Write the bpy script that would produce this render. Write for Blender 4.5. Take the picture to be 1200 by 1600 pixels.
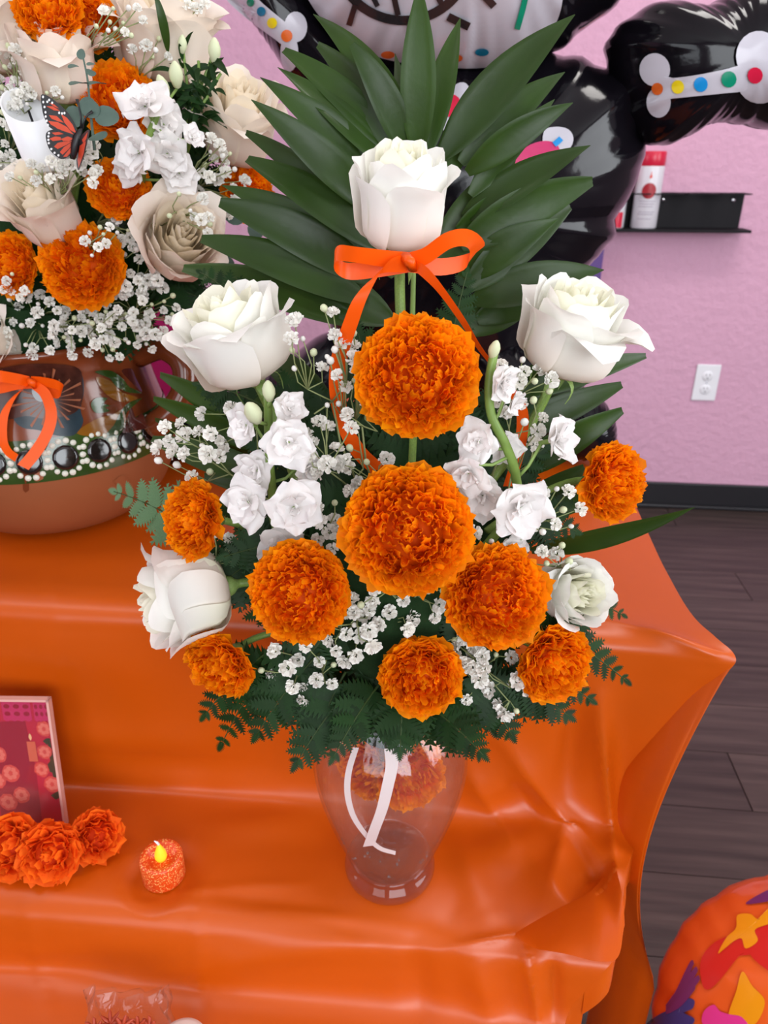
import bpy, math, random
import numpy as np
from mathutils import Vector, Matrix

sc = bpy.context.scene
for o in list(bpy.data.objects):
    bpy.data.objects.remove(o)

# ------------------------------------------------------------------ camera
F_PX, HC, PITCH = 1150.0, 1.10, math.radians(25.6)
cam_d = bpy.data.cameras.new('camera')
cam = bpy.data.objects.new('camera', cam_d)
sc.collection.objects.link(cam)
cam.location = (0, 0, HC)
cam.rotation_euler = (math.pi / 2 - PITCH, 0, 0)
cam_d.sensor_fit = 'VERTICAL'
cam_d.sensor_height = 36.0
cam_d.lens = F_PX / 1600 * 36.0
cam_d.clip_start = 0.02
cam_d.dof.use_dof = True
cam_d.dof.focus_distance = 0.46
cam_d.dof.aperture_fstop = 13.0
sc.camera = cam

# ------------------------------------------------------------------ world, lights, exposure
world = bpy.data.worlds.new('world')
sc.world = world
world.use_nodes = True
bgn = world.node_tree.nodes['Background']
bgn.inputs[0].default_value = (0.80, 0.90, 1.0, 1)
bgn.inputs[1].default_value = 1.0
sc.view_settings.view_transform = 'Standard'
sc.view_settings.look = 'None'
sc.view_settings.gamma = 1.0
sc.view_settings.use_curve_mapping = False
sc.view_settings.exposure = 0.55


def area(name, loc, target, sx, sy, power, col):
    l = bpy.data.lights.new(name, 'AREA')
    l.shape = 'RECTANGLE'
    l.size, l.size_y, l.energy, l.color = sx, sy, power, col
    o = bpy.data.objects.new(name, l)
    sc.collection.objects.link(o)
    o.location = loc
    o.rotation_euler = (Vector(target) - Vector(loc)).to_track_quat('-Z', 'Y').to_euler()
    return o


# daylight entering through the shop windows behind and to the side of the camera
area('window_light', (0.9, -2.28, 1.55), (0.9, 0.0, 1.35), 1.9, 1.5, 40, (0.93, 0.96, 1.0))
area('window_light', (-1.3, -2.28, 1.55), (-1.3, 0.0, 1.35), 1.5, 1.5, 12, (0.93, 0.96, 1.0))
area('window_light', (-2.76, 0.75, 1.45), (0.0, 0.75, 1.2), 1.4, 1.4, 9, (0.93, 0.96, 1.0))
area('window_light', (2.68, -0.3, 1.55), (0.0, -0.3, 1.35), 1.5, 1.5, 30, (0.95, 0.97, 1.0))
# ceiling panels
area('ceiling_panel_light', (0.9, 1.2, 2.66), (0.9, 1.2, 0), 1.1, 0.5, 13, (1.0, 0.96, 0.92))
area('ceiling_panel_light', (-1.2, 0.4, 2.66), (-1.2, 0.4, 0), 1.1, 0.5, 5, (1.0, 0.96, 0.92))

# ------------------------------------------------------------------ helpers
CP, SP = math.cos(PITCH), math.sin(PITCH)
rng = random.Random(7)


def P(px, py, Y):
    """world point on the vertical plane y = Y seen at pixel (px, py)"""
    u, v = (px - 600) / F_PX, (py - 800) / F_PX
    d = (u, CP - v * SP, -(SP + v * CP))
    k = Y / d[1]
    return Vector((d[0] * k, Y, HC + d[2] * k))


def PZ(px, py, z):
    u, v = (px - 600) / F_PX, (py - 800) / F_PX
    d = (u, CP - v * SP, -(SP + v * CP))
    k = (z - HC) / d[2]
    return Vector((d[0] * k, d[1] * k, z))


def MPP(p):
    """metres per pixel at world point p"""
    return (p[1] * CP + (HC - p[2]) * SP) / F_PX


def proj(p):
    p = np.asarray(p, float)
    zc = p[..., 1] * CP + (HC - p[..., 2]) * SP
    up = p[..., 1] * SP + (p[..., 2] - HC) * CP
    return 600 + F_PX * p[..., 0] / zc, 800 - F_PX * up / zc


def link(o):
    sc.collection.objects.link(o)
    return o


def mk_mesh(name, v, f, mat=None, smooth=True, col=None):
    me = bpy.data.meshes.new(name)
    v = np.asarray(v, float).reshape(-1, 3)
    me.from_pydata(v.tolist(), [], [tuple(int(i) for i in q) for q in f])
    if smooth:
        me.polygons.foreach_set('use_smooth', np.ones(len(me.polygons), bool))
    if col is not None:
        a = me.color_attributes.new('Col', 'FLOAT_COLOR', 'POINT')
        c = np.ones((len(v), 4))
        c[:, :3] = np.asarray(col, float).reshape(-1, 3)
        a.data.foreach_set('color', c.ravel())
    if mat is not None:
        me.materials.append(mat)
    me.update()
    return me


def ob(name, me, parent=None, M=None, **kw):
    o = link(bpy.data.objects.new(name, me))
    if parent is not None:
        o.parent = parent
    if M is not None:
        o.matrix_local = M
    for k, val in kw.items():
        o[k] = val
    return o


def tag(o, label, cat, group=None, kind=None):
    o['label'] = label
    o['category'] = cat
    if group:
        o['group'] = group
    if kind:
        o['kind'] = kind
    return o


def thing(name, label, cat, loc=(0, 0, 0), group=None, M=None):
    o = link(bpy.data.objects.new(name, None))
    o.empty_display_size = 0.02
    if M is not None:
        o.matrix_world = M
    else:
        o.location = loc
    return tag(o, label, cat, group)


def grid_faces(nu, nv, base=0, closed_u=False):
    f = []
    for j in range(nv - 1):
        for i in range(nu if closed_u else nu - 1):
            a = base + j * nu + i
            b = base + j * nu + (i + 1) % nu
            f.append((a, b, b + nu, a + nu))
    return f


def catmull(pts, n, closed=False):
    pts = np.asarray(pts, float)
    m = len(pts)
    segs = m if closed else m - 1
    out = []
    for t in np.linspace(0, segs, n, endpoint=not closed):
        i = min(int(t), segs - 1)
        u = t - i
        if closed:
            p0, p1, p2, p3 = (pts[(i + k) % m] for k in (-1, 0, 1, 2))
        else:
            p1, p2 = pts[i], pts[i + 1]
            p0 = pts[i - 1] if i > 0 else 2 * p1 - p2
            p3 = pts[i + 2] if i + 2 < m else 2 * p2 - p1
        out.append(0.5 * (2 * p1 + (p2 - p0) * u + (2 * p0 - 5 * p1 + 4 * p2 - p3) * u * u + (3 * p1 - p0 - 3 * p2 + p3) * u ** 3))
    return np.array(out)


def tube_vf(pts, r, n=6, base=0, caps=True):
    pts = np.asarray(pts, float)
    m = len(pts)
    rr = np.broadcast_to(np.asarray(r, float), (m,))
    T = np.gradient(pts, axis=0)
    T /= np.linalg.norm(T, axis=1)[:, None] + 1e-12
    a = np.array([0.31, 0.87, 0.38])
    v = []
    for i in range(m):
        s = np.cross(T[i], a)
        s /= np.linalg.norm(s) + 1e-12
        b = np.cross(T[i], s)
        for k in range(n):
            th = 2 * math.pi * k / n
            v.append(pts[i] + rr[i] * (math.cos(th) * s + math.sin(th) * b))
    f = grid_faces(n, m, base, True)
    if caps:
        f.append(tuple(base + k for k in range(n))[::-1])
        f.append(tuple(base + (m - 1) * n + k for k in range(n)))
    return np.array(v), f


def tube(name, pts, r, mat, parent=None, n=6):
    v, f = tube_vf(pts, r, n)
    return ob(name, mk_mesh(name, v, f, mat), parent)


class MB:
    """collects pieces of one part"""
    def __init__(s):
        s.v, s.f, s.n = [], [], 0

    def add(s, v, f):
        v = np.asarray(v, float).reshape(-1, 3)
        s.v.append(v)
        s.f += [tuple(i + s.n for i in q) for q in f]
        s.n += len(v)

    def tube(s, pts, r, n=5):
        v, f = tube_vf(pts, r, n)
        s.add(v, f)

    def box(s, lo, hi):
        x0, y0, z0 = lo
        x1, y1, z1 = hi
        s.add([(x0, y0, z0), (x1, y0, z0), (x1, y1, z0), (x0, y1, z0), (x0, y0, z1), (x1, y0, z1), (x1, y1, z1), (x0, y1, z1)],
              [(3, 2, 1, 0), (4, 5, 6, 7), (0, 1, 5, 4), (1, 2, 6, 5), (2, 3, 7, 6), (3, 0, 4, 7)])

    def mesh(s, name, mat, smooth=True):
        return mk_mesh(name, np.concatenate(s.v), s.f, mat, smooth)

    def build(s, name, mat, parent=None, M=None, smooth=True, **kw):
        return ob(name, s.mesh(name, mat, smooth), parent, M, **kw)


def box_obj(name, lo, hi, mat, parent=None, bevel=0.0, M=None, **kw):
    m = MB()
    m.box(lo, hi)
    o = m.build(name, mat, parent, M, smooth=False, **kw)
    if bevel:
        b = o.modifiers.new('bevel', 'BEVEL')
        b.width, b.segments = bevel, 2
    return o


def lathe_vf(prof, n=48, a0=0.0, a1=2 * math.pi):
    closed = abs(a1 - a0 - 2 * math.pi) < 1e-6
    v = []
    for r, z in prof:
        for k in range(n):
            th = a0 + (a1 - a0) * k / (n if closed else n - 1)
            v.append((r * math.cos(th), r * math.sin(th), z))
    return np.array(v), grid_faces(n, len(prof), 0, closed)


def lathe(name, prof, mat, parent=None, n=48, M=None, smooth=True, **kw):
    v, f = lathe_vf(prof, n)
    return ob(name, mk_mesh(name, v, f, mat, smooth), parent, M, **kw)


def frame_to(axis, spin=0.0, loc=(0, 0, 0), scale=1.0, hint=(0, 0, 1)):
    z = Vector(axis).normalized()
    h = Vector(hint)
    if abs(z.dot(h.normalized())) > 0.96:
        h = Vector((0, -1, 0.2))
    x = h.cross(z).normalized()
    y = z.cross(x)
    R = Matrix((x, y, z)).transposed().to_4x4()
    return Matrix.Translation(Vector(loc)) @ R @ Matrix.Rotation(spin, 4, 'Z') @ Matrix.Scale(scale, 4)


# ------------------------------------------------------------------ materials
def new_mat(name):
    m = bpy.data.materials.new(name)
    m.use_nodes = True
    nt = m.node_tree
    return m, nt, nt.nodes['Principled BSDF'], nt.nodes['Material Output']


def mat(name, col, rough=0.5, spec=0.5, metal=0.0, var=0.0, vscale=30.0, bump=0.0, bscale=60.0, transl=0.0, tcol=None,
        attr=False, coat=0.0, emit=0.0, stretch=None, objvar=0.0):
    m, nt, b, out = new_mat(name)
    N, L = nt.nodes, nt.links
    b.inputs['Base Color'].default_value = (*col, 1)
    b.inputs['Roughness'].default_value = rough
    b.inputs['Specular IOR Level'].default_value = spec
    b.inputs['Metallic'].default_value = metal
    b.inputs['Coat Weight'].default_value = coat
    b.inputs['Coat Roughness'].default_value = 0.08
    if emit:
        b.inputs['Emission Color'].default_value = (*col, 1)
        b.inputs['Emission Strength'].default_value = emit
    src = None
    if attr:
        a = N.new('ShaderNodeAttribute')
        a.attribute_name = 'Col'
        src = a.outputs['Color']
    tc = None
    if var or bump:
        tc = N.new('ShaderNodeTexCoord')
        mp = N.new('ShaderNodeMapping')
        if stretch:
            mp.inputs['Scale'].default_value = stretch
        L.new(tc.outputs['Object'], mp.inputs['Vector'])
    if var:
        nz = N.new('ShaderNodeTexNoise')
        nz.inputs['Scale'].default_value = vscale
        nz.inputs['Detail'].default_value = 4
        L.new(mp.outputs[0], nz.inputs['Vector'])
        hs = N.new('ShaderNodeHueSaturation')
        mr = N.new('ShaderNodeMapRange')
        mr.inputs['From Min'].default_value, mr.inputs['From Max'].default_value = 0.3, 0.7
        mr.inputs['To Min'].default_value, mr.inputs['To Max'].default_value = 1 - var, 1 + var
        L.new(nz.outputs['Fac'], mr.inputs['Value'])
        L.new(mr.outputs[0], hs.inputs['Value'])
        if src is not None:
            L.new(src, hs.inputs['Color'])
        else:
            hs.inputs['Color'].default_value = (*col, 1)
        src = hs.outputs['Color']
    if objvar:
        oi = N.new('ShaderNodeObjectInfo')
        hs = N.new('ShaderNodeHueSaturation')
        mr = N.new('ShaderNodeMapRange')
        mr.inputs['To Min'].default_value, mr.inputs['To Max'].default_value = 1 - objvar, 1 + objvar
        L.new(oi.outputs['Random'], mr.inputs['Value'])
        L.new(mr.outputs[0], hs.inputs['Value'])
        if src is not None:
            L.new(src, hs.inputs['Color'])
        else:
            hs.inputs['Color'].default_value = (*col, 1)
        src = hs.outputs['Color']
    if src is not None:
        L.new(src, b.inputs['Base Color'])
    if bump:
        nz = N.new('ShaderNodeTexNoise')
        nz.inputs['Scale'].default_value = bscale
        nz.inputs['Detail'].default_value = 5
        L.new(mp.outputs[0], nz.inputs['Vector'])
        bp = N.new('ShaderNodeBump')
        bp.inputs['Strength'].default_value = bump
        bp.inputs['Distance'].default_value = 0.01
        L.new(nz.outputs['Fac'], bp.inputs['Height'])
        L.new(bp.outputs[0], b.inputs['Normal'])
    if transl:
        tr = N.new('ShaderNodeBsdfTranslucent')
        mx = N.new('ShaderNodeMixShader')
        mx.inputs[0].default_value = transl
        if tcol is not None:
            tr.inputs[0].default_value = (*tcol, 1)
        elif src is not None:
            L.new(src, tr.inputs[0])
        else:
            tr.inputs[0].default_value = (*col, 1)
        L.new(b.outputs[0], mx.inputs[1])
        L.new(tr.outputs[0], mx.inputs[2])
        L.new(mx.outputs[0], out.inputs['Surface'])
    return m


def glass_mat(name, tint=(0.96, 0.97, 0.98), haze=0.03, rough=0.03, bump=0.0, bscale=40, hazecol=(0.95, 0.95, 0.95)):
    m, nt, b, out = new_mat(name)
    N, L = nt.nodes, nt.links
    N.remove(b)
    tr = N.new('ShaderNodeBsdfTransparent')
    tr.inputs[0].default_value = (*tint, 1)
    gl = N.new('ShaderNodeBsdfGlossy')
    gl.inputs['Roughness'].default_value = rough
    df = N.new('ShaderNodeBsdfDiffuse')
    df.inputs[0].default_value = (*hazecol, 1)
    lw = N.new('ShaderNodeLayerWeight')
    pw = N.new('ShaderNodeMath')
    pw.operation = 'POWER'
    pw.inputs[1].default_value = 4.0
    fr = N.new('ShaderNodeMath')
    fr.operation = 'MULTIPLY_ADD'
    fr.inputs[1].default_value, fr.inputs[2].default_value = 0.55, 0.035
    L.new(lw.outputs['Facing'], pw.inputs[0])
    L.new(pw.outputs[0], fr.inputs[0])
    m1, m2 = N.new('ShaderNodeMixShader'), N.new('ShaderNodeMixShader')
    m1.inputs[0].default_value = haze
    L.new(tr.outputs[0], m1.inputs[1])
    L.new(df.outputs[0], m1.inputs[2])
    L.new(fr.outputs[0], m2.inputs[0])
    L.new(m1.outputs[0], m2.inputs[1])
    L.new(gl.outputs[0], m2.inputs[2])
    L.new(m2.outputs[0], out.inputs['Surface'])
    if bump:
        tc = N.new('ShaderNodeTexCoord')
        mp = N.new('ShaderNodeMapping')
        mp.inputs['Scale'].default_value = (1, 1, 0.25)
        nz = N.new('ShaderNodeTexNoise')
        nz.inputs['Scale'].default_value = bscale
        bp = N.new('ShaderNodeBump')
        bp.inputs['Strength'].default_value = bump
        bp.inputs['Distance'].default_value = 0.004
        L.new(tc.outputs['Object'], mp.inputs[0])
        L.new(mp.outputs[0], nz.inputs['Vector'])
        L.new(nz.outputs['Fac'], bp.inputs['Height'])
        L.new(bp.outputs[0], gl.inputs['Normal'])
        L.new(bp.outputs[0], lw.inputs['Normal'])
    return m


M_WALL = mat('pink_wall', (0.66, 0.37, 0.50), 0.75, 0.25, var=0.03, vscale=3, bump=0.55, bscale=42)
M_WALLW = mat('white_wall', (0.32, 0.27, 0.29), 0.8, 0.2)
M_CEIL = mat('ceiling_white', (0.8, 0.8, 0.78), 0.9, 0.2)
M_BASE = mat('black_baseboard', (0.012, 0.011, 0.014), 0.35)
M_PLANK = mat('dark_wood', (0.058, 0.040, 0.034), 0.42, 0.4, var=0.42, vscale=9, stretch=(0.35, 5, 1), bump=0.08, bscale=30, objvar=0.18)
M_GAP = mat('plank_gap', (0.015, 0.01, 0.01), 0.8)
M_CLOTH = mat('orange_plastic', (0.60, 0.090, 0.0008), 0.36, 0.50, var=0.03, vscale=12, bump=0.02, bscale=25, transl=0.10, tcol=(.8, 0.12, 0.004))
M_BLACK = mat('black_metal', (0.008, 0.007, 0.009), 0.6, 0.2)
M_STEEL = mat('screw_steel', (0.8, 0.85, 0.9), 0.2, metal=1)
M_WPLAST = mat('white_plastic', (0.83, 0.83, 0.86), 0.35)
M_DARKSLOT = mat('slot_grey', (0.12, 0.1, 0.12), 0.6)
M_FOIL = mat('black_foil', (0.005, 0.004, 0.006), 0.11, 0.28, bump=0.10, bscale=14)
M_FWHITE = mat('foil_white_print', (0.52, 0.50, 0.55), 0.25, 0.5)
M_FBLACK = mat('foil_black_print', (0.02, 0.02, 0.022), 0.22, 0.6)
M_TEAL = mat('foil_teal_print', (0.0, 0.17, 0.30), 0.25, 0.6)
M_GREENP = mat('foil_green_print', (0.0, 0.24, 0.13), 0.25, 0.6)
M_YELP = mat('foil_yellow_print', (0.78, 0.60, 0.01), 0.25, 0.6)
M_ORP = mat('foil_orange_print', (0.70, 0.13, 0.02), 0.25, 0.6)
M_REDP = mat('foil_red_print', (0.62, 0.01, 0.05), 0.25, 0.6)
M_MAGP = mat('foil_magenta_print', (0.55, 0.012, 0.12), 0.25, 0.6)
M_BLUEP = mat('foil_blue_print', (0.0, 0.25, 0.62), 0.25, 0.6)
M_MARI = mat('marigold_petal', (1.0, 0.235, 0.002), 0.6, 0.15, var=0.10, vscale=9, transl=0.42, attr=True)
M_ROSE = mat('rose_petal', (0.9, 0.88, 0.80), 0.5, 0.25, transl=0.28, attr=True)
M_PAPER = mat('orange_tissue', (1.0, 0.16, 0.012), 0.7, 0.15, transl=0.3, attr=True)
M_STOCK = mat('stock_petal', (0.95, 0.92, 0.90), 0.5, 0.2, transl=0.34, objvar=0.05)
M_GYP = mat('gypsophila_petal', (0.90, 0.88, 0.82), 0.6, 0.2, transl=0.15, objvar=0.08)
M_BUD = mat('pale_green_bud', (0.62, 0.66, 0.42), 0.5, 0.3)
M_STEM = mat('stem_green', (0.17, 0.27, 0.055), 0.42, 0.4, var=0.2, vscale=60)
M_STEMT = mat('thin_stem_green', (0.25, 0.29, 0.12), 0.5, 0.3)
M_CALYX = mat('calyx_green', (0.22, 0.33, 0.09), 0.45, 0.35, var=0.2, vscale=80)
M_PALM = mat('palm_leaf', (0.021, 0.051, 0.005), 0.40, 0.32, var=0.22, vscale=25, stretch=(1, 1, 1), bump=0.05, bscale=80, transl=0.10, tcol=(0.12, 0.25, 0.03), objvar=0.25)
M_FERN = mat('fern_leaf', (0.009, 0.034, 0.006), 0.5, 0.18, var=0.25, vscale=50, transl=0.10, tcol=(0.08, 0.2, 0.03), objvar=0.3)
M_FSTEM = mat('fern_stem_green', (0.03, 0.055, 0.012), 0.5, 0.25)
M_FERNP = mat('pale_fern_leaf', (0.10, 0.20, 0.085), 0.5, 0.35, var=0.2, vscale=50, transl=0.1)
M_EUC = mat('eucalyptus_leaf', (0.10, 0.155, 0.125), 0.55, 0.3, var=0.15, vscale=40, transl=0.08)
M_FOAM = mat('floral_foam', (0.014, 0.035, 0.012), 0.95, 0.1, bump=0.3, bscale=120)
M_RIB = mat('orange_satin', (0.95, 0.105, 0.002), 0.36, 0.32, transl=0.12)
M_WRIB = mat('white_ribbon', (0.85, 0.74, 0.72), 0.45, 0.4, transl=0.25)
M_GLASS = glass_mat('vase_glass', haze=0.012, rough=0.04, bump=0.9, bscale=60, hazecol=(0.95, 0.9, 0.88))
M_FOOTG = glass_mat('vase_foot_glass', tint=(0.90, 0.85, 0.82), haze=0.012, rough=0.03)
M_DROP = glass_mat('water_drop', tint=(0.93, 0.93, 0.93), haze=0.02, rough=0.02)
M_CELLO = glass_mat('cellophane', haze=0.012, rough=0.06)
M_ACRYL = glass_mat('acrylic', tint=(0.98, 0.97, 0.98), haze=0.008, rough=0.02)
M_CLAY = mat('glazed_clay', (0.17, 0.038, 0.011), 0.15, 0.5, var=0.2, vscale=14, coat=0.2)
M_CLAYM = mat('matte_clay', (0.27, 0.078, 0.028), 0.42, 0.4, var=0.08, vscale=10)
M_PGREEN = mat('pot_green_paint', (0.030, 0.060, 0.010), 0.14, 0.6, var=0.2, vscale=40, coat=0.3)
M_PBLACK = mat('pot_black_paint', (0.012, 0.008, 0.007), 0.12, 0.6, coat=0.3)
M_PWHITE = mat('pot_white_paint', (0.70, 0.68, 0.58), 0.25)
M_PBLUE = mat('pot_blue_paint', (0.016, 0.030, 0.040), 0.25, 0.3, var=0.3, vscale=60)
M_PYEL = mat('pot_ochre_paint', (0.20, 0.075, 0.007), 0.14, 0.6, var=0.2, vscale=40, coat=0.3)
M_PWASH = mat('pot_maroon_wash', (0.055, 0.016, 0.010), 0.2, 0.4, var=0.45, vscale=90)
M_PBROWN = mat('pot_brown_paint', (0.06, 0.012, 0.008), 0.14, 0.6, coat=0.3)
M_CANDLE = mat('white_candle', (0.86, 0.86, 0.87), 0.4, 0.4)
M_BFLYB = mat('butterfly_black', (0.010, 0.009, 0.010), 0.45)
M_BFLYO = mat('butterfly_orange', (0.60, 0.055, 0.012), 0.5)
M_BFLYW = mat('butterfly_white', (0.8, 0.8, 0.8), 0.5)
M_FLAME = mat('yellow_flame_bulb', (1.0, 0.50, 0.02), 0.35, emit=0.45)
M_MAGENTA = mat('magenta_paper', (0.55, 0.01, 0.17), 0.55)
M_PURPLE = mat('purple_print', (0.10, 0.045, 0.22), 0.5)
M_GOLD = mat('gold_label', (0.65, 0.40, 0.10), 0.4)
M_PINKC = mat('pink_print', (0.62, 0.12, 0.40), 0.5)
M_BOTTLE = mat('bottle_white', (0.70, 0.68, 0.72), 0.3)
M_BCAP = mat('bottle_red', (0.62, 0.015, 0.05), 0.3)
M_BRED = mat('bottle_dark_red', (0.35, 0.01, 0.02), 0.4)
M_BGREY = mat('bottle_grey_print', (0.42, 0.38, 0.44), 0.5)
M_ANISE = mat('star_anise', (0.42, 0.045, 0.012), 0.5, var=0.25, vscale=120)
M_WPLATE = mat('pale_wax', (0.80, 0.62, 0.55), 0.4)
M_PRED = mat('print_red', (0.56, 0.018, 0.045), 0.35)
M_PDRED = mat('print_dark_red', (0.36, 0.010, 0.03), 0.35)
M_PPINK = mat('print_pink', (0.60, 0.03, 0.12), 0.35)
M_PCORAL = mat('print_coral', (0.72, 0.08, 0.06), 0.35)
M_PCOR2 = mat('print_coral_light', (0.85, 0.20, 0.14), 0.35)
M_PGRN = mat('print_green', (0.05, 0.05, 0.02), 0.35)
M_PCAND = mat('print_candle', (0.72, 0.14, 0.07), 0.35)
M_PFLAM = mat('print_flame', (0.95, 0.55, 0.25), 0.35)
M_FO_OR = mat('foil_print_orange', (0.82, 0.13, 0.02), 0.16, 0.7, coat=0.3)
M_FO_RED = mat('foil_print_red', (0.66, 0.02, 0.02), 0.16, 0.7, coat=0.3)
M_FO_YEL = mat('foil_print_yellow', (0.88, 0.36, 0.01), 0.16, 0.7, coat=0.3)
M_FO_BLU = mat('foil_print_blue', (0.03, 0.05, 0.25), 0.16, 0.7, coat=0.3)
M_FO_PUR = mat('foil_print_purple', (0.16, 0.03, 0.17), 0.16, 0.7, coat=0.3)
M_FO_PNK = mat('foil_print_pink', (0.78, 0.05, 0.32), 0.16, 0.7, coat=0.3)


def glitter_mat():
    m, nt, b, out = new_mat('orange_glitter')
    N, L = nt.nodes, nt.links
    tc = N.new('ShaderNodeTexCoord')
    vo = N.new('ShaderNodeTexVoronoi')
    vo.inputs['Scale'].default_value = 1300
    rp = N.new('ShaderNodeValToRGB')
    rp.color_ramp.elements[0].position, rp.color_ramp.elements[0].color = 0.0, (0.70, 0.06, 0.006, 1)
    rp.color_ramp.elements[1].position, rp.color_ramp.elements[1].color = 0.80, (0.78, 0.08, 0.008, 1)
    e = rp.color_ramp.elements.new(0.90)
    e.color = (1.0, 0.50, 0.15, 1)
    sp = N.new('ShaderNodeSeparateColor')
    L.new(tc.outputs['Object'], vo.inputs['Vector'])
    L.new(vo.outputs['Color'], sp.inputs[0])
    L.new(sp.outputs[0], rp.inputs[0])
    L.new(rp.outputs[0], b.inputs['Base Color'])
    b.inputs['Roughness'].default_value = 0.3
    bp = N.new('ShaderNodeBump')
    bp.inputs['Strength'].default_value = 0.5
    bp.inputs['Distance'].default_value = 0.001
    L.new(sp.outputs[1], bp.inputs['Height'])
    L.new(bp.outputs[0], b.inputs['Normal'])
    return m


M_GLITTER = glitter_mat()

# ------------------------------------------------------------------ the room
ROT = -0.10                                  # the back wall and the altar are turned a little


def wall_y(x):
    return 2.34 + ROT * (x - 1.15)


def structure(o, label=None):
    o['kind'] = 'structure'
    if label:
        o['label'] = label
    return o


A_W = math.atan(ROT)
MW = Matrix.Translation((1.15, 2.34, 0)) @ Matrix.Rotation(A_W, 4, 'Z')      # local x along the wall, -y towards the room
structure(box_obj('wall_back', (-4.2, 0.0, 0), (2.2, 0.1, 2.7), M_WALL, M=MW), 'pink textured back wall')
structure(box_obj('baseboard_back', (-4.2, -0.012, 0), (2.2, 0.0, 0.088), M_BASE, M=MW, bevel=0.003), 'black baseboard along the pink wall')
m = MB()
m.box((-2.9, -2.5, 0), (-2.8, 3.0, 0.72))
m.box((-2.9, -2.5, 2.18), (-2.8, 3.0, 2.7))
m.box((-2.9, -2.5, 0.72), (-2.8, 0.02, 2.18))
m.box((-2.9, 1.48, 0.72), (-2.8, 3.0, 2.18))
structure(m.build('wall_left', M_WALL, smooth=False))
m = MB()
m.box((2.72, -2.5, 0), (2.82, 2.6, 0.8))
m.box((2.72, -2.5, 2.3), (2.82, 2.6, 2.7))
m.box((2.72, -2.5, 0.8), (2.82, -1.05, 2.3))
m.box((2.72, 0.45, 0.8), (2.82, 2.6, 2.3))
structure(m.build('wall_right', M_WALLW, smooth=False))
m = MB()
m.box((-2.9, -2.42, 0), (2.82, -2.32, 0.8))
m.box((-2.9, -2.42, 2.3), (2.82, -2.32, 2.7))
for a, b_ in ((-2.9, -2.05), (-0.55, -0.05), (1.85, 2.82)):
    m.box((a, -2.42, 0.8), (b_, -2.32, 2.3))
structure(m.build('wall_front', M_WALLW, smooth=False))
structure(box_obj('ceiling', (-2.9, -2.5, 2.7), (2.82, 3.0, 2.78), M_CEIL))
# floor: each plank that can be told apart
fl = box_obj('floor', (-3.0, -2.5, -0.03), (2.9, 3.0, -0.006), M_GAP)
structure(fl, 'dark brown wood plank floor')
PW = 0.152
plank_me = {}
for r in range(-3, 15):
    off = (r * 0.437) % 1.22
    for c in range(-2, 3):
        x0 = -2.6 + off + c * 1.22
        lx0, lx1 = x0 + 0.0012, x0 + 1.22 - 0.0012
        y1 = -0.012 - r * PW
        if lx1 + 1.15 < -0.1 or lx0 > 1.6:
            continue
        me = plank_me.get(0)
        if me is None:
            mm = MB()
            mm.box((0, -PW + 0.0016, -0.006), (1.2176, 0, 0.0))
            me = plank_me[0] = mm.mesh('plank', M_PLANK, False)
        o = ob('plank', me)
        o.parent = fl
        o.matrix_parent_inverse = Matrix()
        o.matrix_local = MW @ Matrix.Translation((lx0, y1, rng.uniform(-0.0006, 0.0)))
structure(box_obj('trim_1', (-4.2, -0.03, 0.0), (2.2, -0.012, 0.012), M_BASE, M=MW, bevel=0.003), 'black shoe moulding at the foot of the pink wall')

# ------------------------------------------------------------------ the altar cloth (two covered tiers and a low step)
ZU, ZL, ZS = 0.75, 0.54, 0.466
#        y (at x=0)  z     right edge x
rows = [(1.27, ZU, 0.335), (1.05, ZU, 0.312), (0.80, ZU, 0.285), (0.65, ZU, 0.269), (0.575, ZU, 0.2625), (0.54, ZU + 0.001, 0.268), (0.522, ZU - 0.002, 0.2755),
        (0.513, ZU - 0.010, 0.277), (0.512, ZU - 0.025, 0.272), (0.513, 0.70, 0.264), (0.514, 0.64, 0.254), (0.515, 0.59, 0.245), (0.512, 0.556, 0.239),
        (0.500, 0.543, 0.232), (0.470, ZL, 0.214), (0.430, ZL, 0.198), (0.402, ZL - 0.001, 0.189), (0.388, ZL - 0.006, 0.181), (0.380, 0.525, 0.172),
        (0.376, 0.50, 0.158), (0.372, 0.478, 0.148), (0.360, 0.468, 0.144), (0.33, ZS, 0.143), (0.26, ZS, 0.140), (0.215, ZS - 0.003, 0.137), (0.203, 0.452, 0.135),
        (0.198, 0.40, 0.134), (0.196, 0.20, 0.134), (0.196, 0.01, 0.134)]
NR, NCOL = 210, 190
R_ = catmull(rows, NR)
XL = -0.95
uu = np.linspace(0, 1, NCOL)
uu = 1 - (1 - uu) ** 1.25                        # a little denser towards the right
V = np.zeros((NR, NCOL, 3))
for j in range(NR):
    y, z, xr = R_[j]
    x = XL + (xr - XL) * uu
    V[j, :, 0], V[j, :, 1], V[j, :, 2] = x, y + ROT * x, z
# the corner of the upper tier is pulled forward
PX, PY = proj(V)
cf = np.exp(-((V[..., 0] - 0.277) / 0.055) ** 2) * np.clip((V[..., 2] - 0.60) / 0.15, 0, 1) * np.clip((0.62 - V[..., 1]) / 0.08, 0, 1)
V[..., 1] -= 0.018 * cf
V[..., 2] += 0.004 * cf


def seg_d(px, py, a, b):
    ax, ay = a
    bx, by = b
    dx, dy = bx - ax, by - ay
    L2 = dx * dx + dy * dy
    t = ((px - ax) * dx + (py - ay) * dy) / L2
    tc_ = np.clip(t, 0, 1)
    d = np.hypot(px - ax - tc_ * dx, py - ay - tc_ * dy)
    side = ((px - ax) * dy - (py - ay) * dx) / math.sqrt(L2)
    return d, tc_, side


PX, PY = proj(V)
D = np.zeros((NR, NCOL))
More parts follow.
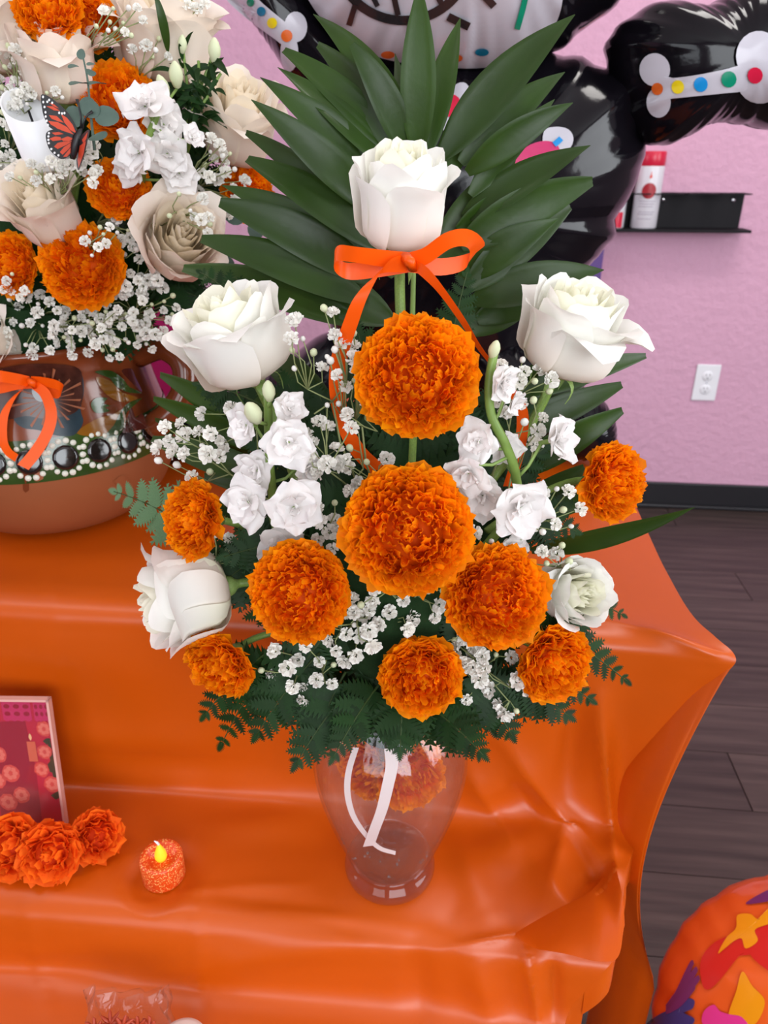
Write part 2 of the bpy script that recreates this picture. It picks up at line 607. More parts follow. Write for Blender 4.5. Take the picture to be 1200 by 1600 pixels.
#  creases: a, b (pixels), width, height (m), sharp
creases = [
    ((782, 1150), (958, 1372), 26, 0.010, 1), ((936, 1095), (960, 1370), 18, 0.012, 1), ((905, 1100), (884, 1245), 22, -0.009, 0),
    ((960, 1372), (870, 1475), 30, 0.008, 1), ((868, 1290), (735, 1345), 34, 0.006, 0), ((1010, 985), (1120, 1025), 12, 0.005, 1),
    ((1060, 1060), (1010, 1250), 40, 0.003, 0), ((975, 1120), (965, 1300), 24, -0.004, 0),
    ((880, 1285), (955, 1400), 18, -0.007, 0), ((885, 1270), (860, 1400), 30, 0.006, 1), ((720, 1235), (830, 1210), 30, 0.006, 0),
    ((790, 1215), (850, 1290), 22, -0.006, 1), ((830, 1345), (900, 1440), 24, 0.005, 1), ((905, 1385), (965, 1345), 12, -0.004, 0),
    ((0, 1135), (330, 1165), 26, 0.004, 0), ((0, 1222), (420, 1242), 16, -0.003, 0), ((120, 1180), (420, 1200), 20, -0.003, 0),
    ((0, 1010), (260, 1040), 40, 0.004, 0), ((0, 1412), (520, 1440), 22, 0.003, 0), ((250, 1400), (480, 1380), 14, 0.002, 1),
    ((310, 1395), (318, 1600), 8, 0.0015, 1), ((45, 1400), (80, 1600), 7, 0.0012, 1), ((80, 880), (120, 1240), 9, 0.0012, 1),
    ((420, 1420), (640, 1445), 12, 0.003, 0), ((330, 1300), (520, 1270), 26, 0.004, 0), ((340, 1395), (640, 1460), 18, -0.003, 0),
    ((700, 1480), (815, 1458), 16, 0.004, 1), ((720, 1180), (800, 1320), 22, 0.005, 1), ((740, 1500), (770, 1600), 24, 0.006, 0),
    ((650, 1490), (660, 1600), 22, -0.004, 0), ((820, 1470), (840, 1600), 12, 0.007, 1), ((865, 1500), (868, 1600), 10, -0.005, 0),
    ((560, 1480), (300, 1500), 20, 0.003, 0), ((0, 1510), (200, 1500), 20, -0.003, 0), ((930, 960), (1140, 1022), 9, 0.003, 1),
    ((700, 1290), (760, 1420), 26, 0.004, 0), ((60, 880), (420, 860), 30, 0.002, 0)]
for a, b_, w, h, sharp in creases:
    d, t, _ = seg_d(PX, PY, a, b_)
    fall = np.exp(-d / w * 1.4) if sharp else np.exp(-(d / w) ** 2)
    D += h * (1.35 if sharp else 1.0) * fall * (0.35 + 0.65 * np.sin(np.clip(t, 0.02, 0.98) * math.pi))
# broad soft undulation
nrs = np.random.RandomState(3)
for k in range(26):
    fx, fy = nrs.uniform(-16, 16), nrs.uniform(-14, 14)
    ph = nrs.uniform(0, 6.28)
    D += 0.00075 * np.sin(V[..., 0] * fx + V[..., 1] * fy * 1.4 + V[..., 2] * fy + ph)
dU = np.gradient(V, axis=1)
dV = np.gradient(V, axis=0)
Nn = np.cross(dU, dV)
Nn /= np.linalg.norm(Nn, axis=2)[..., None] + 1e-12
if Nn[5, 20, 2] < 0:
    Nn = -Nn
# keep the cloth flat where things stand
flat = np.ones((NR, NCOL))
for cx, cy, rad in ((0.005, 0.448, 0.055), (-0.36, 0.76, 0.13), (-0.19, 0.44, 0.03)):
    rr = np.hypot(V[..., 0] - cx, V[..., 1] - cy)
    flat = np.minimum(flat, np.clip((rr - rad * 0.7) / (rad * 0.5), 0, 1))
V += Nn * (D * flat)[..., None]
cloth = thing('tablecloth', 'shiny orange plastic tablecloth draped over the stepped altar table', 'tablecloth', (0, 0.5, 0))
CI = Matrix.Translation((0, -0.5, 0))


def cloth_part(name, v, nu, nv, closed=False):
    me = mk_mesh(name, v, grid_faces(nu, nv, 0, closed), M_CLOTH)
    return ob(name, me, cloth, CI)


cloth_part('cloth_sheet', V, NCOL, NR)


def skirt(name, j0, j1, length, nk=26, flare=0.02, fold=0.006, freq=90, wav=0.006, seed=1, inward=0.0):
    E = V[j0:j1, -1]
    n = len(E)
    r_ = np.random.RandomState(seed)
    ph = r_.uniform(0, 6.28, 3)
    s = np.concatenate([[0], np.cumsum(np.linalg.norm(np.diff(E, axis=0), axis=1))])
    T = np.gradient(E, axis=0)
    T[:, 2] *= 0.2
    T /= np.linalg.norm(T, axis=1)[:, None] + 1e-9
    O = np.stack([-T[:, 1], T[:, 0], np.zeros(n)], 1)
    O *= np.where(O[:, :1] < 0, -1, 1)
    Ls = np.asarray([length(q) if callable(length) else length for q in s / s[-1]])
    out = []
    for k in range(nk):
        t = k / (nk - 1)
        f_ = (np.sin(s * freq + ph[0]) + 0.6 * np.sin(s * freq * 0.53 + ph[1])) * fold * min(1, t * 1.6)
        q = E + O * (flare * (math.sin(t * 1.4)) + f_ - inward * math.sin(math.pi * min(1, t / .58)))[:, None]
        q = q.copy()
        q[:, 2] -= Ls * t * (1 + wav * 8 * np.sin(s * 40 + ph[2])) - 0.0
        if k == 0:
            q = E.copy()
        out.append(q)
    return cloth_part(name, np.array(out), n, nk)


ja = int(np.argmin(np.abs(R_[:, 1] - 0.74) + (R_[:, 0] < 0.45) * 9))
jl0 = int(np.argmin(np.abs(R_[:, 0] - 0.505) + (R_[:, 1] > 0.56) * 9))
jl1 = int(np.argmin(np.abs(R_[:, 1] - 0.500)))
skirt('side_drape', 0, ja, 0.73, nk=40, flare=0.0, fold=0.010, freq=34, seed=4, inward=.05)
skirt('corner_overhang', jl0, jl1, lambda q: 0.050 - 0.022 * q, nk=14, flare=0.002, fold=0.002, freq=80, seed=2)
skirt('front_drape', jl1 - 2, NR, lambda q: 0.44 * (1 - q) + 0.004, flare=0.004, fold=0.006, freq=40, wav=0.0, seed=5)
# the gathered flap whose hem shows at the front corner
PX, PY = proj(V)


def sheet_at(px, py, off=.0012):
    """front-most point of the sheet at a pixel, lifted off a little"""
    d2 = (PX - px) ** 2 + (PY - py) ** 2
    j, i = np.unravel_index(np.argmin(d2), d2.shape)
    return V[j, i] + Nn[j, i] * off


hem_top = [(806, 1458), (838, 1440), (880, 1420), (918, 1398), (945, 1372), (958, 1345)]
hem_bot = [(808, 1464), (850, 1489), (905, 1500), (940, 1496), (967, 1490), (978, 1452)]
tp = catmull([sheet_at(*q) for q in hem_top], 40)
bt = catmull([P(a, b_, y_) for (a, b_), y_ in zip(hem_bot, (.361, .352, .348, .350, .360, .386))], 40)
fl_v = []
for k in range(14):
    t = k / 13
    q = tp * (1 - t) + bt * t
    bul = 0.006 * math.sin(t * math.pi) + 0.0035 * np.sin(np.linspace(0, 9, 40) + t * 2.0) * t
    en = np.minimum(1, np.linspace(0, 5, 40))
    q[:, 1] -= bul * en
    q[:, 2] += 0.005 * math.sin(t * math.pi) * en
    fl_v.append(q)
cloth_part('hem_flap', np.array(fl_v), 40, 14)

# ------------------------------------------------------------------ botanical builders
def col_lerp(a, b, t):
    return np.asarray(a) * (1 - t)[..., None] + np.asarray(b) * t[..., None]


def petal_mesh(rs, R, H, phi, curl, th, tipc, basec, point=0.0, tilt=0.0, nu=9, nv=9):
    s = np.linspace(-1, 1, nu)[None, :]
    t = np.linspace(0, 1, nv)[:, None]
    jag = 1 - (0.20 + 0.1 * rs.rand()) * np.abs(s) ** 2.4 + 0.03 * np.sin(s * 5 + rs.rand() * 6) + point * (1 - np.abs(s)) ** 2
    te = t * jag
    tau = np.clip(te / 0.42, 0, 1) * math.pi / 2
    b = 0.30 * H
    r = R * np.sin(tau) ** 0.8
    z = b * (1 - np.cos(tau)) + (H - b) * np.clip((te - 0.42) / 0.58, 0, None)
    r = r * (1 + tilt * np.clip(te - 0.3, 0, None))
    c = np.clip((te - 0.70) / 0.30, 0, 1.3)
    cl = curl * (0.7 + 0.5 * np.sin(s * 2.3 + rs.rand() * 6) * 0.6 + 0.25)
    r = r + cl * c ** 1.4 * 1.25
    z = z - np.abs(cl) * c ** 2.6 * 0.85
    r = r * (1 + 0.09 * s) + 0.03 * np.abs(s) ** 4 * t * (1 if curl > 0.03 else 0)
    r = r + 0.012 * np.sin(s * 6 + rs.rand() * 6) * t ** 2
    hw = phi * (0.45 + 0.55 * np.sin(np.clip(te / 0.6, 0, 1) * math.pi / 2))
    a = th + s * hw
    v = np.stack([r * np.cos(a), r * np.sin(a), z + 0 * s], -1)
    tt = np.clip(te, 0, 1) + 0 * s
    col = col_lerp(basec, tipc, np.clip(tt * 1.6 - 0.15, 0, 1))
    return mk_mesh('petal', v, grid_faces(nu, nv), M_ROSE, col=col)


def rose(label, px, py, Y, dpx, axis, seed, open_=1.0, stem_to=None, cream=0.0, spin=None, drop=True, group=None, fat=1.0):
    """px, py: middle of the bloom; axis: direction the bloom opens to"""
    rs = np.random.RandomState(seed)
    c = P(px, py, Y)
    size = dpx * MPP(c)
    ax = Vector(axis).normalized()
    base = c - ax * size * 0.46
    Mx = frame_to(ax, rs.uniform(0, 6.28) if spin is None else spin, base, size)
    t = thing('rose', label, 'rose', M=Mx, group=group)
    white = np.array((0.96, 0.95, 0.90)) * (1 - cream) + np.array((0.94, 0.82, 0.70)) * cream
    green = np.array((0.92, 0.90, 0.66)) * (1 - cream) + np.array((0.93, 0.78, 0.56)) * cream
    pinkb = np.array((0.86, 0.72, 0.60)) * (1 - cream) + np.array((0.80, 0.58, 0.46)) * cream
    L = [(5, .44, .82, .78, .115, .10), (5, .405, .90, .74, .085, .07), (5, .345, .95, .74, .05, .04), (4, .27, .97, .90, .03, .03), (4, .195, .96, 1.0, .02, .0),
         (4, .145, .955, 1.0, .01, .0), (3, .10, .95, 1.2, .01, .0), (3, .06, .94, 1.5, .0, .0), (2, .025, .93, 2.0, .0, .0)]
    off = rs.uniform(0, 6)
    for li, (n, R, H, phi, curl, tilt) in enumerate(L):
        for k in range(n):
            th = off + li * 0.63 + 2 * math.pi * k / n + rs.uniform(-.12, .12)
            j = rs.uniform(.95, 1.05)
            me = petal_mesh(rs, R * j * (0.55 + 0.45 * open_) * fat, H * rs.uniform(.95, 1.04) * (1 - 0.02 * li * 0), phi * rs.uniform(.92, 1.08), curl * open_ * rs.uniform(.5, 1.5), th,
                            white if li < 3 else white * 0.5 + green * 0.5, pinkb if li == 0 else green, point=0.05 if li < 2 else 0.0, tilt=tilt * open_)
            ob('petal', me, t)
    # receptacle, sepals and stem
    v, f = lathe_vf([(0.001, 0.05), (.10, .035), (.13, 0.0), (.105, -.06), (.065, -.10), (.05, -.13)], 14)
    ob('receptacle', mk_mesh('receptacle', v, f, M_CALYX), t)
    if drop:
        for k in range(4):
            a = k * 1.57 + rs.uniform(-.3, .3)
            d = np.array((math.cos(a), math.sin(a), 0))
            e = np.array((-d[1], d[0], 0))
            vs = []
            for i in range(7):
                q = i / 6
                w = 0.055 * math.sin(min(1, q * 1.3 + .25) * math.pi * .62) * (1 - q) ** .6
                p = d * (.10 + .16 * math.sin(q * 2.2)) + np.array((0, 0, -.02 - .30 * q * q + .03 * q))
                vs += [p - e * w, p + d * 0.008, p + e * w]
            ob('sepal', mk_mesh('sepal', vs, grid_faces(3, 7), M_CALYX), t)
    if stem_to is not None:
        w = Mx.inverted()
        p0, p1 = Vector((0, 0, -.10)), w @ Vector(stem_to)
        pm = Vector((0, 0, -.10 - 0.45 * (p1 - p0).length))
        pts = [np.array(p0 * (1 - q) ** 2 + pm * 2 * q * (1 - q) + p1 * q * q) for q in np.linspace(0, 1, 10)]
        tube('stem', pts, 0.0033 / size, M_STEM, t, 8)
    return t


def ruffle(rs, al, ph, L, w, shape, tilt, wave, nu=6, nv=4, base_f=0.3):
    """vectorised frilly petals on a dome. al: polar angle from the axis, ph: azimuth; returns verts (n, nv*nu, 3)"""
    n = len(al)
    rx, rz, zc = shape
    sa, ca = np.sin(al), np.cos(al)
    surf = np.stack([rx * sa * np.cos(ph), rx * sa * np.sin(ph), zc + rz * ca], 1)
    d = np.stack([sa * np.cos(ph) / rx, sa * np.sin(ph) / rx, ca / rz], 1)
    d /= np.linalg.norm(d, axis=1)[:, None]
    e = np.stack([-np.sin(ph), np.cos(ph), 0 * ph], 1)
    tw = rs.uniform(-1, 1, n) * (.75 - .30 * np.clip(al, 0, 1.6) / 1.6)
    nrm = np.cross(d, e)
    e2 = e * np.cos(tw)[:, None] + nrm * np.sin(tw)[:, None]
    n2 = np.cross(d, e2)
    d2 = d + n2 * (rs.uniform(-.25, .25, n) + tilt)[:, None]
    d2 /= np.linalg.norm(d2, axis=1)[:, None]
    s = np.linspace(-1, 1, nu)[None, None, :]
    t = np.linspace(0, 1, nv)[None, :, None]
    pw, pf = rs.uniform(0, 6.28, n)[:, None, None], rs.uniform(3.2, 6.0, n)[:, None, None]
    Lb, Wb = L[:, None, None], w[:, None, None]
    wid = Wb * (0.35 + 0.65 * np.sin(t * 1.5)) * (0.92 + .16 * np.sin(s * 7 + pw))
    lon = Lb * (t * (1 - .22 * np.abs(s) ** 2 + .07 * np.sin(s * pf * 2.1 + pw)) - 0.82)
    hgt = Wb * wave * np.sin(s * pf + pw) * t ** 1.3 + Lb * (rs.uniform(-.05, .42, n)[:, None, None]) * t ** 2.2
    v = (surf[:, None, None, :] + d2[:, None, None, :] * lon[..., None] + e2[:, None, None, :] * (wid * s)[..., None] + n2[:, None, None, :] * hgt[..., None])
    tt = np.broadcast_to(t, (n, nv, nu))
    return v.reshape(n, nv * nu, 3), tt.reshape(n, nv * nu)


def pom(name, label, cat, px, py, Y, dpx, axis, seed, n=330, depth=0.30, loose=0.0, material=None, c_tip=(1.0, .300, .002), c_base=(.98, .13, .0), calyx=True, stem_to=None, group=None, squash=1.0, loc=None, outer=16):
    rs = np.random.RandomState(seed)
    c = Vector(loc) if loc is not None else P(px, py, Y)
    size = dpx * MPP(c)
    ax = Vector(axis).normalized()
    Mx = frame_to(ax, rs.uniform(0, 6.28), c - ax * size * 0.12, size)
    if squash != 1.0:
        Mx = Mx @ Matrix.Diagonal((1, squash, 1, 1))
    t = thing(name, label, cat, M=Mx, group=group)
    material = material or M_MARI
    ga = math.pi * (3 - math.sqrt(5))
    k = np.arange(n)
    amax = 1.66
    n = int(n * .86)
    k = np.arange(n)
    q = (k + .5) / n
    al = amax * q ** 0.58
    ph = k * ga + rs.uniform(-.2, .2, n)
    w = (0.034 + 0.095 * q ** 1.3) * (1 + loose * .7) * rs.uniform(.8, 1.25, n)
    L = (0.15 + 0.15 * q) * rs.uniform(.85, 1.2, n) * (1 + loose * .2)
    shape = (0.44, depth, 0.0)
    v, tt = ruffle(rs, al, ph, L, w, shape, 0.12, 0.30)
    fa = grid_faces(6, 4)
    f = [tuple(i + b * 24 for i in q4) for b in range(n) for q4 in fa]
    pv = rs.uniform(.0, 1, n)[:, None]
    col = col_lerp(np.array(c_base), np.array(c_tip), np.clip(tt * 1.25 - .1, 0, 1)) * (0.86 + 0.2 * pv)[..., None]
    col[..., 1] *= (0.85 + 0.4 * pv)
    ob('petals', mk_mesh('petals', v, f, material, col=col.reshape(-1, 3)), t, kind='stuff')
    # the outer ray petals, one by one
    for i in range(outer):
        a1 = np.array([1.62 + rs.uniform(-.22, .14)])
        p1 = np.array([2 * math.pi * i / outer + rs.uniform(-.12, .12)])
        vv, t1 = ruffle(rs, a1, p1, np.array([.24 + .07 * rs.rand()]), np.array([.115 + .045 * rs.rand() + .04 * loose]), (0.455 + .05 * rs.rand(), depth, -0.01), 0.05, 0.20, 7, 5)
        cc = col_lerp(np.array(c_base), np.array(c_tip), np.clip(t1 * 1.3, 0, 1)) * rs.uniform(.88, 1.08)
        ob('petal', mk_mesh('petal', vv, grid_faces(7, 5), material, col=cc.reshape(-1, 3)), t)
    # solid heart below the petals so that nothing shows through
    vv, ff = lathe_vf([(0.001, -.02), (.16, -.03), (.22, -.06), (.25, -.10), (.20, -.20), (.10, -.32), (.07, -.42), (0.001, -.42)], 18)
    ob('calyx', mk_mesh('calyx', vv, ff, M_CALYX if calyx else material, col=np.tile(np.array(c_base) * .8, (len(vv), 1))), t)
    vv, ff = lathe_vf([(0.001, depth * .70), (.15, depth * .62), (.28, depth * .35), (.34, 0), (.30, -.06), (0.001, -.06)], 18)
    ob('flower_heart', mk_mesh('flower_heart', vv, ff, material, col=np.tile(np.array(c_base) * .8, (len(vv), 1))), t)
    if stem_to is not None:
        w_ = Mx.inverted()
        p0, p1 = Vector((0, 0, -.38)), w_ @ Vector(stem_to)
        pm = Vector((0, 0, -.38 - 0.4 * (p1 - p0).length))
        pts = [np.array(p0 * (1 - q_) ** 2 + pm * 2 * q_ * (1 - q_) + p1 * q_ * q_) for q_ in np.linspace(0, 1, 9)]
        tube('stem', pts, 0.0026 / size, M_STEM, t, 7)
    return t


def leaflet_mesh(a, m_, b, wpx_m, facing, seed, blunt=0.0, nseg=15):
    """pleated palm leaflet from a over m_ to b; wpx_m half width in metres"""
    rs = np.random.RandomState(seed)
    a, m_, b = (np.array(q) for q in (a, m_, b))
    vs = []
    fdir = np.array(facing, float)
    tw0 = rs.uniform(-.35, .35)
    for i in range(nseg):
        t = i / (nseg - 1)
        p = a * (1 - t) ** 2 + m_ * 2 * t * (1 - t) + b * t * t
        tg = 2 * (1 - t) * (m_ - a) + 2 * t * (b - m_)
        tg /= np.linalg.norm(tg) + 1e-9
        nn = fdir - tg * fdir.dot(tg)
        nn /= np.linalg.norm(nn)
        sd = np.cross(tg, nn)
        an = tw0 + 0.5 * tw0 * t
        sd, nn = sd * math.cos(an) + nn * math.sin(an), nn * math.cos(an) - sd * math.sin(an)
        w = wpx_m * (math.sin(math.pi * min(1, (0.05 + 0.95 * t) ** 0.80)) ** 0.95 if not blunt else math.sin(math.pi * min(.93, (0.05 + 0.87 * t) ** 0.80)) ** .95)
        if i == nseg - 1:
            w = wpx_m * (0.02 if not blunt else .22)
        for k in range(7):
            s = (k - 3) / 3
            rid = (0.10 if k % 2 else -0.04) * w
            vs.append(p + sd * s * w + nn * (rid + 0.20 * w * s * s))
    return mk_mesh('leaflet', vs, grid_faces(7, nseg), M_PALM)


def pinna_mesh(nm, n=8, depth=.42, material=None, droop=0.12):
    """serrated fern pinna along +x, unit length"""
    vs, fs = [], []
    up = np.array((0, 0, 1.0))
    mids = []
    for i in range(n + 1):
        t = i / n
        mids.append((t, 0, -droop * t * t + 0.01))
    for i in range(n + 1):
        vs.append(mids[i])
    base = {1: [], -1: []}
    for sgn in (1, -1):
        for i in range(n):
            t0, t1 = i / n, (i + 1) / n
            tm = (i + .95) / n
            w = .36 * math.sin(math.pi * (0.12 + .86 * (i + .5) / n) ** .8) ** .8 * (1 if i < n - 1 else .6)
            z0 = -droop * t0 * t0
            iv = len(vs)
            vs.append((t0 + .02, sgn * w * depth, z0 + .02))
            vs.append((tm + .05, sgn * w, z0 - .01))
            vs.append((t1 + .02, sgn * w * depth * .95, z0 + .015))
            q1 = (i, i + 1, iv + 2, iv) if sgn < 0 else (i, iv, iv + 2, i + 1)
            q2 = (iv, iv + 2, iv + 1) if sgn < 0 else (iv + 2, iv, iv + 1)
            fs += [q1, q2]
    return mk_mesh(nm, vs, fs, material or M_FERN)


PINNA = pinna_mesh('pinna')
PINNA2 = pinna_mesh('pinna', 7, .30, None, .2)
PINNAP = pinna_mesh('pinna', 9, .55, M_FERNP, .05)


def fern(label, base, tip, wid, facing, seed, group=None, npair=9, me=None, sag=0.0, material=None, name='fern_frond', t_start=0.22):
    rs = np.random.RandomState(seed)
    base, tip = Vector(base), Vector(tip)
    t = thing(name, label, 'fern', M=Matrix.Translation(base), group=group)
    L = (tip - base).length
    mid = (base + tip) / 2 + Vector((0, 0, L * .12))
    pts, tgs = [], []
    for q in np.linspace(0, 1, 14):
        p = base * (1 - q) ** 2 + mid * 2 * q * (1 - q) + tip * q * q - base
        pts.append(np.array(p))
    pts = np.array(pts)
    tube('rachis', pts, np.linspace(.0010, .0004, 14), M_FSTEM, t, 5)
    fd = Vector(facing).normalized()
    for i in range(npair):
        q = t_start + (1 - t_start) * i / (npair - .4)
        p = base * (1 - q) ** 2 + mid * 2 * q * (1 - q) + tip * q * q - base
        tg = ((mid - base) * (1 - q) + (tip - mid) * q).normalized()
        n = (fd - tg * fd.dot(tg)).normalized()
        sd = tg.cross(n)
        ln = wid * (1 - (i / npair) ** 1.4 * .86) * rs.uniform(.88, 1.1)
        for sgn in (1, -1):
            dr = (sd * sgn * .86 + tg * (.50 + .25 * i / npair) + n * rs.uniform(-.22, .16)).normalized()
            nz = (n + sd * rs.uniform(-.15, .15) + dr * 0.0)
            nz = (nz - dr * nz.dot(dr)).normalized()
            yx = nz.cross(dr)
            R = Matrix((dr, yx, nz)).transposed().to_4x4()
            ob('pinna', me or (PINNA if rs.rand() > .3 else PINNA2), t, Matrix.Translation(p) @ R @ Matrix.Scale(ln, 4))
    # the end of the frond
    p = tip - base
    tg = (tip - mid).normalized()
    n = (fd - tg * fd.dot(tg)).normalized()
    R = Matrix((tg, n.cross(tg), n)).transposed().to_4x4()
    ob('pinna', me or PINNA, t, Matrix.Translation(p - tg * wid * .12) @ R @ Matrix.Scale(wid * .35, 4))
    return t


def gyp_meshes():
    out = []
    for sd in range(4):
        rs = np.random.RandomState(40 + sd)
        n = 26
        k = np.arange(n)
        q = (k + .5) / n
        v, tt = ruffle(rs, 1.75 * q ** .6, k * 2.4 + rs.uniform(-.3, .3, n), (.28 + .12 * q), (.10 + .07 * q) * rs.uniform(.8, 1.2, n), (.42, .36, .05), .1, .35, 4, 3)
        f = [tuple(i + b * 12 for i in q4) for b in range(n) for q4 in grid_faces(4, 3)]
        out.append(mk_mesh('blossom', v, f, M_GYP))
    return out


GYP = gyp_meshes()
_v, _f = lathe_vf([(.001, -.5), (.22, -.42), (.40, -.1), (.42, .12), (.30, .38), (.12, .5), (.001, .5)], 8)
GBUD = mk_mesh('bud', _v, _f, M_BUD)
GBUDW = mk_mesh('bud', _v, _f, M_GYP)


def sprig(label, root, pts, seed, group=None, size=0.0105, buds=0.35, Y=None):
    """pts: world positions of flower heads"""
    rs = np.random.RandomState(seed)
    root = Vector(root)
    t = thing('babys_breath_sprig', label, "baby's breath", M=Matrix.Translation(root), group=group)
    m = MB()
    cen = sum((Vector(p) for p in pts), Vector()) / len(pts)
    hub = root + (cen - root) * .62
    m.tube([np.zeros(3), np.array((hub - root) * .5) + rs.uniform(-.004, .004, 3), np.array(hub - root)], [.0009, .0008, .0006], 4)
    hubs = [hub + Vector(rs.uniform(-.012, .012, 3)) + (cen - root).normalized() * rs.uniform(0, .02) for _ in range(max(1, len(pts) // 4))]
    for h in hubs:
        m.tube([np.array(hub - root), np.array(h - root)], [.0006, .0005], 4)
    for p in pts:
        p = Vector(p)
        h = min(hubs, key=lambda q: (q - p).length)
        d = p - h
        md = h + d * .55 + Vector(rs.uniform(-.004, .004, 3))
        m.tube([np.array(h - root), np.array(md - root), np.array(p - root)], [.0005, .00045, .0004], 4)
        ax = (d.normalized() + Vector((rs.uniform(-.3, .3), -.9, .5))).normalized()
        if rs.rand() < buds:
            s = size * rs.uniform(.34, .55)
            ob('bud', GBUD if rs.rand() < .6 else GBUDW, t, frame_to(ax, 0, p - root, s))
        else:
            s = size * rs.uniform(.72, 1.15)
            ob('blossom', GYP[rs.randint(4)], t, frame_to(ax, rs.uniform(0, 6), p - root, s))
    m.build('stems', M_STEMT, t)
    return t


def scatter(px0, py0, sx, sy, n, Y, seed, dy=0.02, mind=17):
    rs = np.random.RandomState(seed)
    out, pp = [], []
    tries = 0
    while len(out) < n and tries < 900:
        tries += 1
        a, b = rs.uniform(-1, 1, 2)
        if a * a + b * b > 1:
            continue
        q = (px0 + a * sx, py0 + b * sy)
        if any(math.hypot(q[0] - w[0], q[1] - w[1]) < mind for w in pp):
            continue
        pp.append(q)
        out.append(P(q[0], q[1], Y + rs.uniform(-dy, dy)))
    return out


def flat_petal(nm, L, W, cup, wav, seed, material):
    rs = np.random.RandomState(seed)
    vs = []
    for i in range(8):
        t = i / 7
        w = W * math.sin(math.pi * (.10 + .86 * t ** .9)) ** .6
        for k in range(7):
            s = (k - 3) / 3
            vs.append((L * t * (1 - .10 * s * s), w * s, cup * (t ** 1.5) * L - cup * L * .5 * t * t + wav * W * math.sin(s * 3.5 + t * 4 + seed) * t - .15 * W * s * s * t))
    return mk_mesh(nm, vs, grid_faces(7, 8), material)


SPET = [flat_petal('petal', 1, .52, .30, .20, k, M_STOCK) for k in range(5)]
_v, _f = lathe_vf([(.001, -.62), (.07, -.6), (.09, -.3), (.11, 0), (.05, .06), (.001, .06)], 8)
SCAL = mk_mesh('blossom', _v, _f, M_CALYX)
_v, _f = lathe_vf([(.001, -.55), (.16, -.45), (.30, -.1), (.30, .15), (.20, .4), (.07, .55), (.001, .57)], 10)
SBUD = mk_mesh('flower_bud', _v, _f, M_BUD)


def stock(label, stem_pts, blooms, buds, seed, group=None, r=.0034):
    """blooms: (px, py, Y, diameter px, axis)"""
    rs = np.random.RandomState(seed)
    root = Vector(stem_pts[-1])
    t = thing('stock_flower', label, 'stock flower', M=Matrix.Translation(root), group=group)
    line = catmull([np.array(Vector(p) - root) for p in stem_pts], 26)
    tube('stem', line, np.linspace(r * .75, r, 26), M_STEM, t, 8)
    for px, py, Y, d, ax in blooms:
        c = P(px, py, Y)
        s = d * MPP(c) * .55
        Mb = frame_to(ax, rs.uniform(0, 6), c - root, s)
        bl = ob('blossom', SCAL, t, Mb)
        for ring, (n, el, sc_) in enumerate(((6, .15, 1.0), (5, .60, .78), (3, 1.05, .5))):
            for k in range(n):
                a = 2 * math.pi * k / n + ring * .5 + rs.uniform(-.2, .2)
                Mp = Matrix.Rotation(a, 4, 'Z') @ Matrix.Rotation(-el + rs.uniform(-.25, .2), 4, 'Y') @ Matrix.Rotation(rs.uniform(-.3, .3), 4, 'X') @ Matrix.Scale(sc_ * rs.uniform(.85, 1.1), 4)
                ob('petal', SPET[rs.randint(5)], bl, Mp)
        # its stalk to the stem
        q = c - root - Vector(ax).normalized() * s * .5
        i = int(np.argmin(np.linalg.norm(line - np.array(q), axis=1)))
        i = min(25, i + 2)
        tube('pedicel', [np.array(q), (np.array(q) + line[i]) / 2 + np.array((0, 0, -.003)), line[i]], .0011, M_CALYX, t, 5)
    for px, py, Y, d, ax in buds:
        c = P(px, py, Y)
        s = d * MPP(c)
        ob('flower_bud', SBUD, t, frame_to(ax, 0, c - root, s))
        q = c - root - Vector(ax).normalized() * s * .5
        i = min(25, int(np.argmin(np.linalg.norm(line - np.array(q), axis=1))) + 1)
        tube('pedicel', [np.array(q), line[i]], .0011, M_CALYX, t, 5)
    return t


def strip(pts, wdirs, width, n=30, cup=0.0):
    """ribbon along pts with width directions; returns verts, faces"""
    c = catmull([np.array(p) for p in pts], n)
    w = catmull([np.array(Vector(q).normalized()) for q in wdirs], n)
    w /= np.linalg.norm(w, axis=1)[:, None]
    vs = []
    for i in range(n):
        for s in (-1, 0, 1):
            vs.append(c[i] + w[i] * s * width / 2)
    return np.array(vs), grid_faces(3, n)


def ribbon_part(name, pts, wdirs, width, parent, material=None, n=30):
    v, f = strip(pts, wdirs, width, n)
    if parent.type == 'EMPTY':
        v = v - np.array(parent.location)
    o = ob(name, mk_mesh(name, v, f, material or M_RIB), parent)
    return o


# ------------------------------------------------------------------ the glass vase and what hangs on it
VX, VY = 0.005, 0.448
prof_out = [(0.0005, .0006), (.034, .0006), (.0385, .003), (.0390, .008), (.0370, .012), (.0345, .0155), (.0345, .0185), (.0385, .030), (.0440, .047), (.0500, .066), (.0560, .088), (.0605, .110),
            (.0618, .128), (.0600, .145), (.0540, .162), (.0455, .176), (.0400, .186), (.0390, .194), (.0430, .202), (.0475, .207)]
prof_fine = catmull(prof_out, 70)
vase = thing('glass_vase', 'clear rippled glass vase with round foot holding the central bouquet', 'vase', (VX, VY, ZL))
foot_i = 22
lathe('foot', [tuple(q) for q in prof_fine[:foot_i + 1]] + [(.0300, .0200), (.0005, .0190)], M_FOOTG, vase, 64)
inner = [(max(.0005, r_ - .0022), z_ + .0005) for r_, z_ in prof_fine[foot_i:]]
lathe('body', [tuple(q) for q in prof_fine[foot_i:]] + inner[::-1] + [(.0005, .0205)], M_GLASS, vase, 72)


def vase_r(h):
    return float(np.interp(h, prof_fine[10:, 1], prof_fine[10:, 0]))


